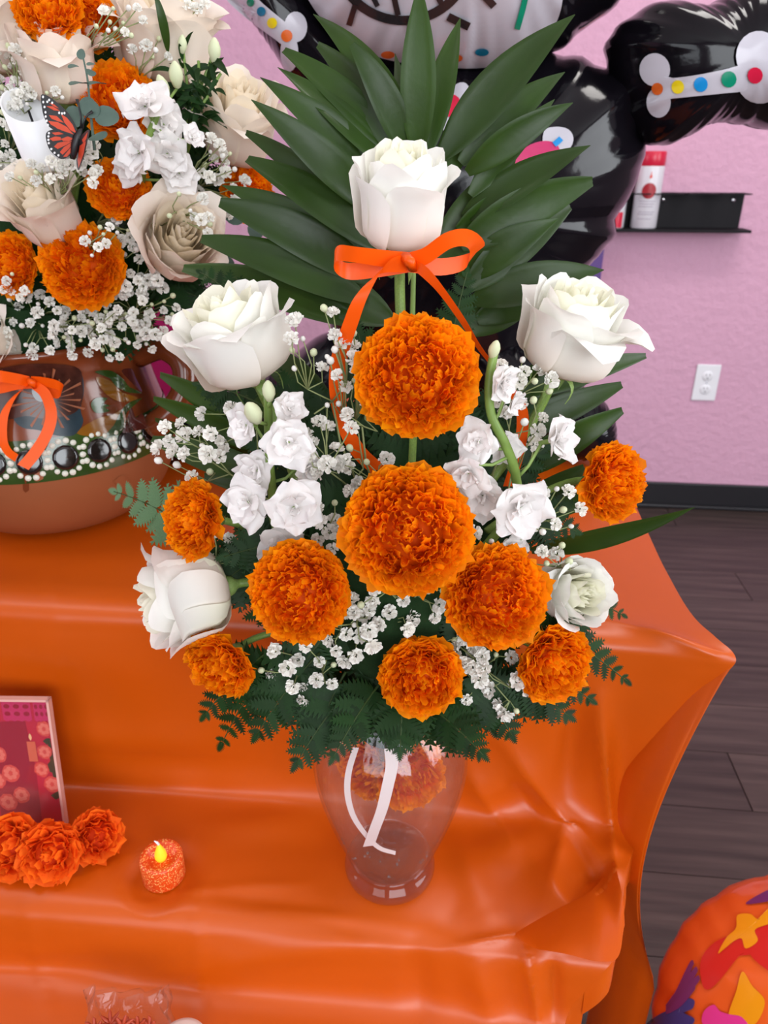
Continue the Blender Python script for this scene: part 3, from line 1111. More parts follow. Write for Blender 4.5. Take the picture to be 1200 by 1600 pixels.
rsd = np.random.RandomState(11)
_v, _f = lathe_vf([(.001, -.5), (.35, -.35), (.5, 0), (.35, .35), (.001, .5)], 8)
DROPM = mk_mesh('droplet', _v, _f, M_DROP)
for k in range(26):
    h = rsd.uniform(.035, .075)
    a = -math.pi / 2 + rsd.uniform(-1.1, 1.1)
    r_ = vase_r(h) - .0026
    o = ob('droplet', DROPM, vase, frame_to((math.cos(a), math.sin(a), 0), 0, (r_ * math.cos(a), r_ * math.sin(a), h), rsd.uniform(.0012, .0030)))
wr = thing('white_ribbon', 'two curling white ribbon tails hanging down the glass vase', 'ribbon', (VX, VY - .065, ZL + .19))


def on_vase(px, py):
    Y = VY - .05
    for _ in range(12):
        p = P(px, py, Y)
        r_ = vase_r(p.z - ZL) + .0012
        dx = p.x - VX
        Y = VY - math.sqrt(max(1e-6, r_ * r_ - dx * dx))
    return P(px, py, Y)


wl = [(556, 1168), (545, 1205), (543, 1240), (552, 1275), (572, 1305), (593, 1325), (618, 1333)]
ww = [(610, 1168), (612, 1195), (606, 1225), (597, 1262), (586, 1292), (576, 1320)]
ribbon_part('ribbon_tail', [on_vase(*q) for q in wl], [(1, -.3, .2), (1, -.3, .1), (1, -.25, .1), (.9, -.2, .5), (.7, -.2, .7), (.4, -.1, .9), (.1, -.1, 1)], .0048, wr, M_WRIB)
ribbon_part('ribbon_tail', [on_vase(*q) + Vector((0, -.0012, 0)) for q in ww], [(1, 0, .0), (1, 0, .05), (1, -.05, .2), (1, -.1, .3), (1, -.1, .3), (1, -.1, .3)], .0090, wr, M_WRIB)
# marigold heads seen through the glass
for i, (dx, dy, h, d, ax, lb) in enumerate(((-.020, -.012, .125, .054, (-.5, -.7, .2), 'orange marigold head inside the vase against the left of the glass'),
                                          (.017, -.024, .128, .058, (.3, -.9, .2), 'large orange marigold head inside the vase at the middle of the glass'),
                                          (.030, .004, .122, .050, (.9, -.4, .1), 'orange marigold head inside the vase at the right of the glass'))):
    c = Vector((VX + dx, VY + dy, ZL + h))
    pom('marigold', lb, 'marigold', 0, 0, 0, d / MPP(c), ax, 300 + i, n=170, loc=c, outer=10)
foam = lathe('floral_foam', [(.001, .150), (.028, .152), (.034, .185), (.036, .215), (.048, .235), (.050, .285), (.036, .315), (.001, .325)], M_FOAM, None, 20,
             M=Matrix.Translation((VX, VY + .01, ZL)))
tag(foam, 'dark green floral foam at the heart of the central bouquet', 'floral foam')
CORE = Vector((VX, VY + .005, ZL + .24))

# ------------------------------------------------------------------ central bouquet: palm fronds
def palm(label, rach, leaves, Y0, seed, cat='palm frond'):
    """rach: list of (px,py,Y); leaves: (base px,py, tip px,py, half width px, bend, dYtip, blunt)"""
    rp = [P(*q) for q in rach]
    t = thing('palm_frond', label, cat, M=Matrix.Translation(rp[-1]))
    rb = np.array(rp[-1])
    tube('rachis', catmull([np.array(q) for q in rp], 20) - rb, np.linspace(.0012, .0026, 20), M_STEM, t, 7)
    for i, (bx, by, tx, ty, hw, bend, dY, blunt) in enumerate(leaves):
        a = np.array(P(bx, by, Y0 + .004 * (i % 3)))
        b = a + (np.array(P(tx, ty, Y0 + dY)) - a) * 1.07
        md = (a + b) / 2
        d = b - a
        nrm = np.array((-d[2], 0, d[0]))
        nrm /= np.linalg.norm(nrm) + 1e-9
        md = md + nrm * bend * np.linalg.norm(d) + np.array((0, -.012, 0.004))
        me = leaflet_mesh(a - rb, md - rb, b - rb, hw * MPP(a), (rng.uniform(-.25, .25), -1, .25), seed * 50 + i, blunt)
        ob('leaflet', me, t)
    return t


palm('broad green palm frond fanned out behind the topmost white rose',
     [(652, 215, .548), (648, 330, .545), (645, 480, .53), (640, 640, .50), (625, 900, .46)],
     [(652, 240, 655, -12, 27, .0, .00, 0), (668, 240, 716, 42, 22, .03, .03, 0), (690, 245, 884, 38, 33, .05, .02, 0), (650, 235, 500, 36, 24, -.10, .035, 0),
      (640, 250, 556, 82, 23, -.06, -.005, 1), (630, 250, 456, 90, 24, -.05, .02, 1), (625, 255, 505, 82, 22, -.10, .03, 1), (615, 265, 446, 116, 24, -.03, .012, 0),
      (600, 280, 420, 132, 25, -.02, .0, 0), (590, 290, 444, 145, 20, -.05, .03, 1), (585, 330, 406, 168, 26, -.03, -.01, 0), (560, 345, 396, 216, 18, -.05, .03, 1),
      (590, 385, 400, 258, 31, -.05, .0, 1), (580, 420, 362, 298, 26, -.07, .025, 0), (585, 440, 360, 325, 31, -.07, .0, 1), (570, 470, 332, 380, 30, -.06, .0, 1),
      (560, 505, 304, 425, 30, -.06, .02, 1), (720, 255, 872, 122, 25, .04, .03, 0), (730, 270, 884, 168, 22, .03, -.005, 0), (735, 305, 858, 165, 20, .02, .03, 0),
      (725, 340, 909, 235, 27, .03, .0, 0), (720, 385, 912, 290, 32, .05, .01, 1), (715, 360, 850, 300, 26, .03, .03, 0), (720, 435, 862, 348, 26, .04, -.005, 0),
      (730, 450, 880, 330, 30, .03, .02, 1), (740, 470, 930, 425, 30, .05, .0, 0), (745, 500, 900, 440, 28, .03, .03, 1), (660, 330, 620, 100, 26, .0, .04, 0), (665, 320, 770, 110, 26, .0, .05, 0),
      (680, 420, 800, 250, 34, .0, .035, 0), (620, 430, 500, 230, 34, .0, .035, 0), (610, 500, 440, 420, 34, .0, .03, 0), (700, 510, 850, 460, 34, .0, .03, 0)], .545, 1)
palm('lower palm frond with clipped leaf ends reaching right under the right white rose',
     [(900, 640, .52), (820, 700, .50), (700, 800, .47), (640, 900, .45)],
     [(800, 620, 996, 560, 20, .04, .03, 1), (770, 650, 905, 600, 22, .03, .03, 1), (770, 690, 958, 607, 24, .03, .015, 1), (790, 745, 960, 648, 26, .03, .0, 1), (800, 810, 905, 735, 26, .03, .0, 1),
      (830, 860, 1068, 797, 20, -.05, -.015, 0), (760, 620, 985, 520, 18, .03, .04, 0), (760, 800, 930, 780, 26, .02, .0, 1), (740, 740, 870, 700, 30, .02, .02, 1)], .50, 2)
palm('lower palm frond with clipped leaf ends spreading left over the clay pot handle',
     [(330, 660, .535), (420, 720, .51), (540, 800, .48), (610, 900, .455)],
     [(430, 690, 262, 592, 22, -.04, .03, 1), (425, 705, 252, 628, 20, -.03, .02, 1), (420, 730, 254, 660, 17, -.03, .03, 1), (430, 750, 250, 690, 24, -.03, .015, 1), (480, 760, 330, 745, 24, -.02, .0, 1),
      (500, 690, 380, 600, 26, -.03, .03, 1), (520, 640, 400, 540, 26, -.03, .035, 1), (450, 800, 330, 790, 24, -.02, .02, 1)], .51, 3)

# ------------------------------------------------------------------ central bouquet: ferns
G = 'fern fronds of the central bouquet'
fern('dark fern frond pointing down-left beneath the lower left marigold', P(450, 1000, .42), P(345, 1165, .41), .030, (-.1, -1, .45), 1)
fern('dark fern frond hanging left of the vase neck', P(560, 1060, .41), P(462, 1195, .375), .030, (-.1, -1, .45), 2)
fern('dark fern frond hanging over the front of the vase shoulder', P(600, 1060, .41), P(520, 1185, .365), .024, (0, -1, .45), 3)
fern('dark fern frond drooping right of the vase neck', P(650, 1090, .41), P(755, 1180, .37), .026, (.1, -1, .45), 4)
fern('dark fern frond pointing down-right beneath the lower right marigold', P(760, 1050, .42), P(890, 1120, .40), .028, (.1, -1, .45), 5)
fern('dark fern frond arching right past the small right rose', P(800, 960, .42), P(980, 1065, .41), .024, (.3, -1, .5), 6, npair=10)
fern('short dark fern tip poking out right of the small right rose', P(850, 920, .44), P(975, 962, .44), .018, (.2, -1, .6), 7, npair=7)
fern('pale green fern frond spread against the clay pot', P(345, 860, .50), P(178, 768, .55), .030, (.0, -1, .35), 8, me=PINNAP, npair=6, t_start=.35)
fern('dark fern frond under the left white rose', P(420, 640, .49), P(308, 600, .51), .022, (0, -1, .4), 9, npair=7)
fern('dark fern frond behind the left white rose', P(400, 500, .53), P(312, 425, .55), .018, (0, -1, .3), 10, npair=6)
fern('dark fern frond beside the rose stem under the bow', P(700, 560, .50), P(730, 425, .52), .018, (0, -1, .3), 11, npair=7)
fern('dark fern frond between the lower marigolds on the left', P(520, 980, .425), P(430, 1110, .40), .030, (0, -1, .45), 12)
fern('dark fern frond behind the lowest middle marigold', P(620, 980, .43), P(600, 1140, .40), .034, (0, -1, .45), 13)
fern('dark fern frond behind the gypsophila right of the lowest marigold', P(700, 1000, .43), P(770, 1140, .40), .032, (0, -1, .45), 14)
fern('dark fern frond between left marigold and left stock flower', P(500, 850, .44), P(350, 870, .43), .030, (0, -1, .4), 15)
fern('dark fern frond right of the right stock flower', P(760, 800, .46), P(900, 830, .46), .028, (0, -1, .4), 16)
fern('dark fern frond left of the middle marigold', P(560, 800, .45), P(500, 700, .46), .034, (0, -1, .4), 17)
fern('dark fern frond right of the upper marigold', P(700, 760, .46), P(800, 640, .48), .034, (0, -1, .4), 18)
fern('dark fern frond between the two tallest marigolds', P(640, 800, .455), P(640, 660, .47), .040, (0, -1, .4), 19)
fern('dark fern frond at far left under the left stock flower', P(420, 860, .46), P(320, 940, .43), .032, (0, -1, .4), 20)
fern('dark fern frond behind the middle and right marigolds', P(640, 900, .44), P(740, 1000, .42), .036, (0, -1, .4), 21)
fern('dark fern frond behind the middle and left marigolds', P(600, 900, .44), P(540, 1010, .42), .036, (0, -1, .4), 22)

fern('dark fern frond low on the left beside the ragged left marigold', P(430, 1010, .42), P(318, 1120, .41), .026, (-.1, -1, .45), 23)
fern('dark fern frond below the left cluster of gypsophila', P(500, 1020, .415), P(400, 1150, .395), .032, (-.1, -1, .45), 24)
fern('dark fern frond just left of the vase shoulder', P(540, 1050, .41), P(490, 1160, .385), .032, (0, -1, .45), 25)
fern('dark fern frond falling over the middle of the vase neck', P(630, 1070, .405), P(625, 1175, .372), .028, (0, -1, .45), 26)
fern('dark fern frond below the right cluster of gypsophila', P(720, 1040, .415), P(800, 1150, .395), .030, (.1, -1, .45), 27)
fern('dark fern frond low on the right beside the ragged right marigold', P(790, 1030, .42), P(925, 1095, .405), .024, (.1, -1, .45), 28)
for i, (b_, t_, w_) in enumerate((((600, 900, .46), (500, 620, .49), .05), ((600, 900, .46), (400, 700, .48), .05), ((600, 900, .46), (360, 800, .47), .045), ((640, 900, .46), (760, 620, .49), .05),
                                  ((660, 900, .46), (850, 700, .485), .045), ((660, 900, .46), (880, 790, .47), .04), ((620, 850, .47), (560, 520, .51), .05), ((640, 850, .47), (700, 520, .51), .045),
                                  ((600, 930, .45), (400, 960, .44), .045), ((660, 930, .45), (860, 960, .44), .04), ((610, 940, .45), (560, 1090, .43), .05), ((640, 940, .45), (700, 1090, .43), .05),
                                  ((620, 930, .45), (480, 1060, .43), .045), ((650, 930, .45), (790, 1060, .43), .045), ((620, 880, .465), (610, 640, .49), .06), ((560, 880, .47), (450, 600, .50), .05), ((700, 880, .47), (830, 620, .50), .045))):
    fern('dark fern frond deep inside the central bouquet behind the blooms', P(*b_), P(*t_), w_, (0, -1, .3), 170 + i, group='filler ferns deep in the central bouquet', npair=8)

# ------------------------------------------------------------------ central bouquet: roses
rose('topmost white rose rising above the orange bow before the palm frond', 628, 315, .468, 160, (0.02, -.28, 1), 21, open_=.62, fat=1.1, stem_to=P(640, 640, .45), spin=.35)
rose('white rose leaning left above the left stock flower', 368, 530, .455, 150, (-.35, -.22, 1), 22, open_=1.25, stem_to=P(470, 780, .45))
rose('white rose at the right with clipped palm leaves below it', 893, 518, .470, 150, (.22, -.20, 1), 23, open_=1.1, stem_to=P(760, 760, .46))
rose('white rose turned left at lower left between two marigolds', 292, 932, .425, 140, (-.82, -.40, -.02), 24, open_=1.1, stem_to=P(480, 930, .44), drop=False)
rose('small white rose tucked right of the lower right marigold', 890, 925, .430, 108, (.42, -.75, .42), 25, open_=.85, stem_to=P(740, 900, .44), drop=False)

# ------------------------------------------------------------------ central bouquet: marigolds
pom('marigold', 'large orange marigold at the top centre under the bow', 'marigold', 653, 586, .398, 196, (-.02, -.93, .42), 31, n=420, stem_to=P(640, 800, .44))
pom('marigold', 'largest orange marigold in the middle of the central bouquet', 'marigold', 637, 826, .362, 208, (-.03, -.86, .50), 32, n=440, stem_to=P(630, 900, .43))
pom('marigold', 'round orange marigold lower left of the largest one', 'marigold', 464, 926, .372, 162, (-.15, -.88, .42), 33, n=360, stem_to=P(560, 930, .44))
pom('marigold', 'round orange marigold lower right of the largest one', 'marigold', 778, 932, .365, 166, (.08, -.85, .48), 34, n=360, stem_to=P(680, 930, .44))
pom('marigold', 'lowest orange marigold above the front of the vase', 'marigold', 658, 1062, .385, 130, (.0, -.95, .22), 35, n=220, loose=1.0, stem_to=P(640, 1000, .44))
pom('marigold', 'ragged orange marigold under the small right rose', 'marigold', 872, 1042, .398, 126, (.35, -.92, .12), 36, n=190, loose=1.3, stem_to=P(720, 980, .44), outer=18)
pom('marigold', 'ragged orange marigold under the lower left rose', 'marigold', 338, 1042, .400, 118, (-.45, -.90, .02), 37, n=190, loose=1.3, squash=.86, stem_to=P(520, 980, .44), outer=18)
pom('marigold', 'orange marigold seen from the side above the lower left rose', 'marigold', 292, 812, .425, 124, (-.62, -.66, .34), 38, n=240, loose=.5, depth=.26, stem_to=P(470, 890, .44))
pom('marigold', 'orange marigold at the far right before the black baseboard', 'marigold', 965, 754, .440, 124, (.55, -.80, .28), 39, n=250, loose=.6, stem_to=P(760, 830, .45))

# ------------------------------------------------------------------ central bouquet: stock flowers
stock('white stock flower stem at the left under the leaning rose',
      [P(418, 615, .425), P(420, 690, .425), P(425, 760, .43), P(440, 840, .44), P(540, 960, .45)],
      [(450, 690, .400, 92, (.25, -1, .15)), (385, 665, .415, 70, (-.6, -.8, .3)), (452, 640, .415, 58, (.4, -.7, .7)), (402, 735, .43, 78, (-.5, -.8, .2)), (460, 792, .395, 96, (.2, -1, .2)),
       (388, 785, .415, 84, (-.5, -.9, .2)), (440, 850, .43, 80, (.1, -1, .0)), (480, 730, .43, 60, (.8, -.6, .1))],
      [(420, 612, .418, 34, (0, -.2, 1)), (396, 646, .408, 44, (-.2, -.5, .8))], 51)
stock('white stock flower with a curved bare stem at the right of the top marigold',
      [P(772, 550, .415), P(764, 600, .412), P(768, 650, .410), P(790, 695, .410), P(806, 745, .415), P(800, 800, .43), P(720, 900, .45)],
      [(784, 600, .408, 66, (.7, -.7, .0)), (800, 630, .415, 52, (.8, -.5, -.3)), (748, 690, .405, 74, (-.4, -.9, .2)), (732, 738, .395, 76, (-.5, -.8, -.3)), (868, 688, .415, 84, (.8, -.5, .35)),
       (812, 790, .385, 104, (.25, -1, .1)), (755, 775, .405, 80, (-.3, -.9, .0)), (790, 700, .425, 60, (.3, -.9, .2)), (800, 855, .43, 60, (.3, -.9, 0))],
      [(772, 547, .413, 30, (.2, -.3, 1))], 52)

# ------------------------------------------------------------------ central bouquet: baby's breath
sp_list = [
    ("baby's breath sprig right of the leaning left rose", 485, 530, 55, 55, 12, .43, (560, 760, .45)),
    ("baby's breath sprig at the left edge of the top marigold", 548, 585, 36, 70, 15, .43, (590, 780, .45)),
    ("baby's breath sprig reaching left over the clay pot", 300, 700, 62, 48, 15, .465, (470, 800, .46)),
    ("baby's breath sprig between leaning rose and left stock blossoms", 360, 650, 45, 45, 7, .46, (480, 800, .46)),
    ("baby's breath sprig between left stock and middle marigold", 520, 690, 45, 62, 14, .43, (590, 860, .45)),
    ("baby's breath sprig just above the middle marigold", 565, 735, 55, 40, 8, .435, (600, 860, .45)),
    ("baby's breath sprig between top marigold and right white rose", 815, 600, 50, 42, 14, .45, (760, 800, .46)),
    ("baby's breath sprig at the far right beside the right stock blossoms", 865, 800, 42, 42, 10, .425, (760, 860, .45)),
    ("baby's breath sprig touching the right of the curved stock stem", 815, 665, 40, 35, 6, .44, (770, 830, .46)),
    ("baby's breath sprig below the middle marigold", 625, 935, 70, 50, 18, .405, (630, 960, .44)),
    ("baby's breath sprig under the round left marigold", 470, 1050, 68, 46, 16, .405, (560, 980, .44)),
    ("baby's breath sprig between round left marigold and lowest marigold", 545, 985, 42, 50, 16, .405, (590, 960, .44)),
    ("baby's breath cluster right of the lowest marigold", 770, 1070, 58, 54, 20, .405, (700, 980, .44)),
    ("baby's breath cluster between the lowest and round right marigold", 715, 1020, 36, 30, 10, .41, (690, 970, .44)),
    ("baby's breath sprig left of the middle marigold above the round left one", 520, 815, 32, 45, 9, .42, (570, 900, .44)),
    ("baby's breath sprig above the small right rose", 870, 865, 32, 20, 5, .425, (770, 900, .45)),
    ("baby's breath sprig under the side-on left marigold", 330, 850, 40, 30, 4, .445, (470, 900, .45)),
    ("baby's breath sprig between the curved stock stem and middle marigold", 745, 860, 30, 28, 4, .40, (700, 930, .44)),
]
for i, (lb, x, y, sx, sy, n, Y, rt) in enumerate(sp_list):
    pts = scatter(x, y, sx, sy, n, Y, 500 + i, .012, 16)
    sprig(lb, P(*rt), pts, 600 + i, size=29 * MPP(pts[0]), buds=.34 if y < 900 else .2)

# ------------------------------------------------------------------ the orange bow on the top rose
YB = .440
bow = thing('orange_bow', 'orange satin bow tied below the topmost white rose', 'ribbon', tuple(P(640, 410, YB)))


def B(px, py, d=0.0):
    return P(px, py, YB + d)


rw = .0095
ribbon_part('bow_loop', [B(640, 408), B(600, 404, -.004), B(555, 398, -.010), B(527, 396, -.006), B(524, 412, .004), B(545, 424, .010), B(590, 420, .006), B(640, 412, .002)],
            [(0, 0, 1), (.1, -.2, 1), (.1, -.4, 1), (.2, -.3, 1), (0, 0, 1), (-.1, .2, 1), (0, .2, 1), (0, 0, 1)], rw, bow)
ribbon_part('bow_loop', [B(640, 408), B(665, 400, -.005), B(700, 376, -.010), B(730, 372, -.007), B(746, 388, .002), B(730, 408, .008), B(690, 417, .006), B(640, 412, .002)],
            [(0, 0, 1), (-.3, -.2, 1), (-.4, -.3, 1), (.1, -.2, 1), (.9, -.2, .5), (.3, .3, 1), (0, .2, 1), (0, 0, 1)], rw, bow)
ribbon_part('ribbon_tail', [B(638, 411, -.004), B(600, 418, -.012), B(566, 460, -.016), B(546, 510, -.012), B(530, 560, -.004), B(527, 610, .0), B(536, 660, .01), B(560, 705, .015), B(592, 735, .02)],
            [(.2, 0, 1), (.6, -.2, .8), (1, -.2, .4), (1, -.2, .2), (1, -.1, .0), (1, .1, -.1), (1, .2, -.2), (.8, .2, .5), (.6, .2, .8)], rw * 1.05, bow, n=46)
ribbon_part('ribbon_tail', [B(642, 412, -.004), B(662, 424, -.012), B(690, 455, -.014), B(722, 500, -.010), B(750, 545, -.004), B(785, 590, .006), B(815, 640, .01), B(812, 700, .012), B(795, 760, .015)],
            [(-.3, -.5, .9), (.4, -.6, .7), (.7, -1, .3), (.5, -1, .3), (.4, -1, .2), (.5, -1, .2), (1, -.3, .1), (1, 0, 0), (1, 0, 0)], rw * .8, bow, n=46)
kn = MB()
for k in range(3):
    a = k * 1.2
    kn.tube([np.array(B(630 + 3 * k, 400, -.006) - bow.location), np.array(B(640, 409, -.012) - bow.location), np.array(B(648 - 2 * k, 420, -.006) - bow.location)], [.0022, .0034, .0022], 8)
kn.build('knot', M_RIB, bow)

# ------------------------------------------------------------------ painted clay pot
PXc, PYc = -.358, .750
pot_prof = [(.0005, .002), (.055, .001), (.085, .006), (.108, .024), (.1225, .050), (.1285, .078), (.1270, .098), (.1225, .112), (.1180, .128), (.1130, .150), (.1105, .168), (.1120, .182), (.1170, .192)]
pf = catmull(pot_prof, 60)
potM = Matrix.Translation((PXc, PYc, ZU))
pot = thing('clay_pot', 'brown glazed clay pot painted with flowers and a dotted green band', 'pot', M=potM)
isp = int(np.argmin(np.abs(pf[:, 1] - .080)))
lathe('lower_body', [tuple(q) for q in pf[:isp + 1]], M_CLAYM, pot, 72)
inn = [(r_ - .007, z_) for r_, z_ in pf[::-1] if z_ > .02]
lathe('upper_body', [tuple(q) for q in pf[isp:]] + [(.1150, .196)] + inn + [(.0005, .02)], M_CLAY, pot, 72)


def pot_r(h):
    return float(np.interp(h, pf[5:, 1], pf[5:, 0]))


def on_pot(px, py, off=.0008):
    Y = PYc - .12
    for _ in range(14):
        p = P(px, py, Y)
        r_ = pot_r(p.z - ZU) + off
        dx = max(-r_ * .995, min(r_ * .995, p.x - PXc))
        Y = PYc - math.sqrt(max(1e-7, r_ * r_ - dx * dx))
    p = P(px, py, Y)
    return Vector((p.x - PXc, p.y - PYc, p.z - ZU))


def fan_poly(pts, fn, rings=4, n=None):
    """filled star-shaped pixel polygon laid on a surface with fn(px,py)->point"""
    pts = np.asarray(pts, float)
    c = pts.mean(0)
    n_ = len(pts)
    vs, fs = [], []
    for k in range(1, rings + 1):
        for q in pts:
            p = c + (q - c) * k / rings
            vs.append(tuple(fn(*p)))
    vs.append(tuple(fn(*c)))
    ci = len(vs) - 1
    for i in range(n_):
        fs.append((ci, i, (i + 1) % n_))
    for k in range(rings - 1):
        for i in range(n_):
            a, b_ = k * n_ + i, k * n_ + (i + 1) % n_
            fs.append((a, a + n_, b_ + n_, b_))
    return np.array(vs), fs


def orient(vs, fs):
    """make the facets face the camera"""
    a, b_, c = (np.asarray(vs[fs[-1][k]]) for k in range(3))
    n = np.cross(b_ - a, c - a)
    return fs


def circ(x, y, rx, ry=None, n=18, rot=0.0, jag=0.0, seed=0):
    ry = ry or rx
    rs = np.random.RandomState(seed)
    out = []
    for k in range(n):
        a = 2 * math.pi * k / n
        j = 1 + jag * rs.uniform(-1, 1)
        u, v = rx * math.cos(a) * j, ry * math.sin(a) * j
        out.append((x + u * math.cos(rot) - v * math.sin(rot), y + u * math.sin(rot) + v * math.cos(rot)))
    return out


def pot_paint(name, pts, material, off=.0008, rings=4, smooth_n=None):
    if smooth_n:
        pts = catmull(pts, smooth_n, True)
    v, f = fan_poly(pts, lambda a, b_: on_pot(a, b_, off), rings)
    return ob(name, mk_mesh(name, v, f, material), pot)


# dotted green band
band = [(pot_r(h) + .0007, h) for h in np.linspace(.080, .119, 8)]
lathe('green_band', band, M_PGREEN, pot, 72)
# black flowers ringed with white dots round the band
_v, _f = lathe_vf([(.00005, .0013), (.0018, .0011), (.0030, .0002), (.0031, 0)], 8)
DOTM = mk_mesh('white_dot', _v, _f, M_PWHITE)
for k in range(-5, 6):
    a = -math.pi / 2 + .02 + k * .245
    h = .100
    r_ = pot_r(h) + .0010
    cc = np.array((r_ * math.cos(a), r_ * math.sin(a), h))
    vs, fs = lathe_vf([(.0005, .0010), (.0080, .0008), (.0115, .0002), (.0117, -.0008)], 16)
    fl_o = ob('black_flower', mk_mesh('black_flower', vs, fs, M_PBLACK), pot, frame_to((math.cos(a), math.sin(a), .25), 0, cc))
    for d in range(14):
        b_ = 2 * math.pi * d / 14
        da, dh = .0152 * math.cos(b_) / r_, .0150 * math.sin(b_)
        r2 = pot_r(h + dh) + .0008
        ob('white_dot', DOTM, pot, frame_to((math.cos(a + da), math.sin(a + da), .2), 0, (r2 * math.cos(a + da), r2 * math.sin(a + da), h + dh), rng.uniform(.75, 1.0)))
# brushed flowers and leaves on the neck
for nm, pts, mt in (
        ('blue_flower', [(20, 650), (28, 610), (45, 580), (90, 573), (125, 582), (131, 610), (126, 640), (130, 660), (115, 680), (85, 680), (60, 672), (35, 668)], M_PBLUE),
        ('blue_flower', [(-20, 640), (-15, 605), (8, 590), (18, 612), (14, 640), (5, 655)], M_PBLUE),
        ('brown_wash', [(-30, 640), (-25, 590), (10, 574), (60, 568), (120, 574), (129, 600), (127, 632), (110, 648), (70, 654), (40, 650), (10, 655)], M_PWASH),
        ('ochre_leaf', [(150, 590), (172, 595), (190, 612), (215, 622), (190, 628), (165, 615)], M_PYEL),
        ('ochre_leaf', [(120, 676), (150, 655), (175, 648), (192, 640), (196, 660), (180, 676), (150, 682)], M_PYEL),
        ('green_leaf', [(148, 581), (172, 579), (190, 590), (204, 606), (222, 614), (200, 613), (182, 604), (170, 590)], M_PGREEN),
        ('green_leaf', [(222, 622), (205, 632), (196, 650), (190, 670), (165, 680), (178, 664), (188, 644), (200, 630)], M_PGREEN),
        ('green_leaf', [(142, 632), (150, 622), (168, 622), (160, 630), (172, 634), (158, 638), (172, 642), (150, 645)], M_PGREEN),
        ('brown_petals', [(205, 636), (212, 652), (222, 646), (228, 660), (229, 668), (210, 674), (192, 676), (196, 664)], M_PBROWN),
        ('brown_petals', [(190, 580), (205, 576), (212, 590), (222, 612), (208, 600)], M_PBROWN)):
    pot_paint(nm, pts, mt, {'green_leaf': .0012, 'brown_wash': .0011}.get(nm, .0008), 7, 48)
pot_paint('black_seed', circ(60, 615, 9, 14, 16, -.5), M_PBLACK, .0020, 3)
for k in range(22):
    a = k * .29 - 2.0
    pot_paint('orange_stroke', [(76 + 12 * math.cos(a), 624 + 10 * math.sin(a)), (76 + (40 + 9 * (k % 3)) * math.cos(a + .04), 624 + (33 + 7 * (k % 3)) * math.sin(a + .04)), (76 + (42 + 9 * (k % 3)) * math.cos(a - .04), 624 + (35 + 7 * (k % 3)) * math.sin(a - .04))], M_CLAYM, .0016, 3)
pot_paint('glaze_drip', [(34, 738), (46, 738), (45, 766), (40, 770), (36, 766)], M_CLAY, .0006, 4)
pot_paint('pale_spot', circ(60, 744, 8, 8, 12, 0, .2, 3), M_CLAYM, .0008, 2)
pot_paint('pale_spot', circ(190, 752, 11, 9, 12, 0, .2, 4), M_CLAYM, .0008, 2)
# handle on the right side
hp = [np.array((.108, -.01, .172)), np.array((.136, -.018, .182)), np.array((.158, -.026, .170)), np.array((.160, -.034, .145)), np.array((.146, -.040, .122)), np.array((.122, -.040, .104))]
tube('handle', catmull(hp, 22), .0135, M_CLAY, pot, 12)
# ribbon bow on the pot
pbow = thing('pot_bow', 'small orange satin bow on the front of the painted clay pot', 'ribbon', tuple(P(50, 598, PYc - .128)))


def Q(px, py, d=0.0):
    p = on_pot(px, py, .004 - d)
    return Vector((p.x + PXc, p.y + PYc, p.z + ZU))


rw2 = .0105
ribbon_part('bow_loop', [Q(48, 597), Q(25, 592, -.006), Q(-5, 588, -.012), Q(-18, 596, -.006), Q(-5, 606, .0), Q(25, 600, .001), Q(48, 598)],
            [(0, 0, 1)] * 7, rw2, pbow)
ribbon_part('bow_loop', [Q(50, 597), Q(68, 597, -.006), Q(90, 602, -.010), Q(97, 611, -.004), Q(84, 614, .0), Q(66, 606, .001), Q(50, 598)], [(0, 0, 1), (.2, -.3, 1), (.2, -.3, 1), (.5, 0, 1), (0, 0, 1), (0, 0, 1), (0, 0, 1)], rw2, pbow)
ribbon_part('ribbon_tail', [Q(46, 600, -.002), Q(22, 620, -.007), Q(6, 650, -.006), Q(4, 685, -.004), Q(12, 705, -.002), Q(26, 716, -.001)], [(1, 0, .6), (1, 0, .5), (1, 0, .1), (1, 0, -.2), (1, 0, .6), (.6, 0, .9)], rw2 * .8, pbow)
ribbon_part('ribbon_tail', [Q(52, 600, -.002), Q(70, 615, -.008), Q(80, 645, -.009), Q(74, 675, -.007), Q(56, 706, -.005), Q(36, 730, -.004)], [(1, 0, .4), (1, 0, .5), (1, 0, .0), (1, 0, -.2), (1, 0, -.5), (1, 0, -.6)], rw2, pbow, n=36)
kn = MB()
kn.tube([np.array(Q(44, 592, -.004) - pbow.location), np.array(Q(50, 598, -.008) - pbow.location), np.array(Q(54, 605, -.004) - pbow.location)], [.002, .0036, .002], 8)
kn.build('knot', M_RIB, pbow)
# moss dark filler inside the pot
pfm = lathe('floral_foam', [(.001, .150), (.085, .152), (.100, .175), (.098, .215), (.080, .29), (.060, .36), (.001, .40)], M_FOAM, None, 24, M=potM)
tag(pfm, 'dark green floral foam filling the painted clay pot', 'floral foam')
PCORE = Vector((PXc, PYc, ZU + .25))

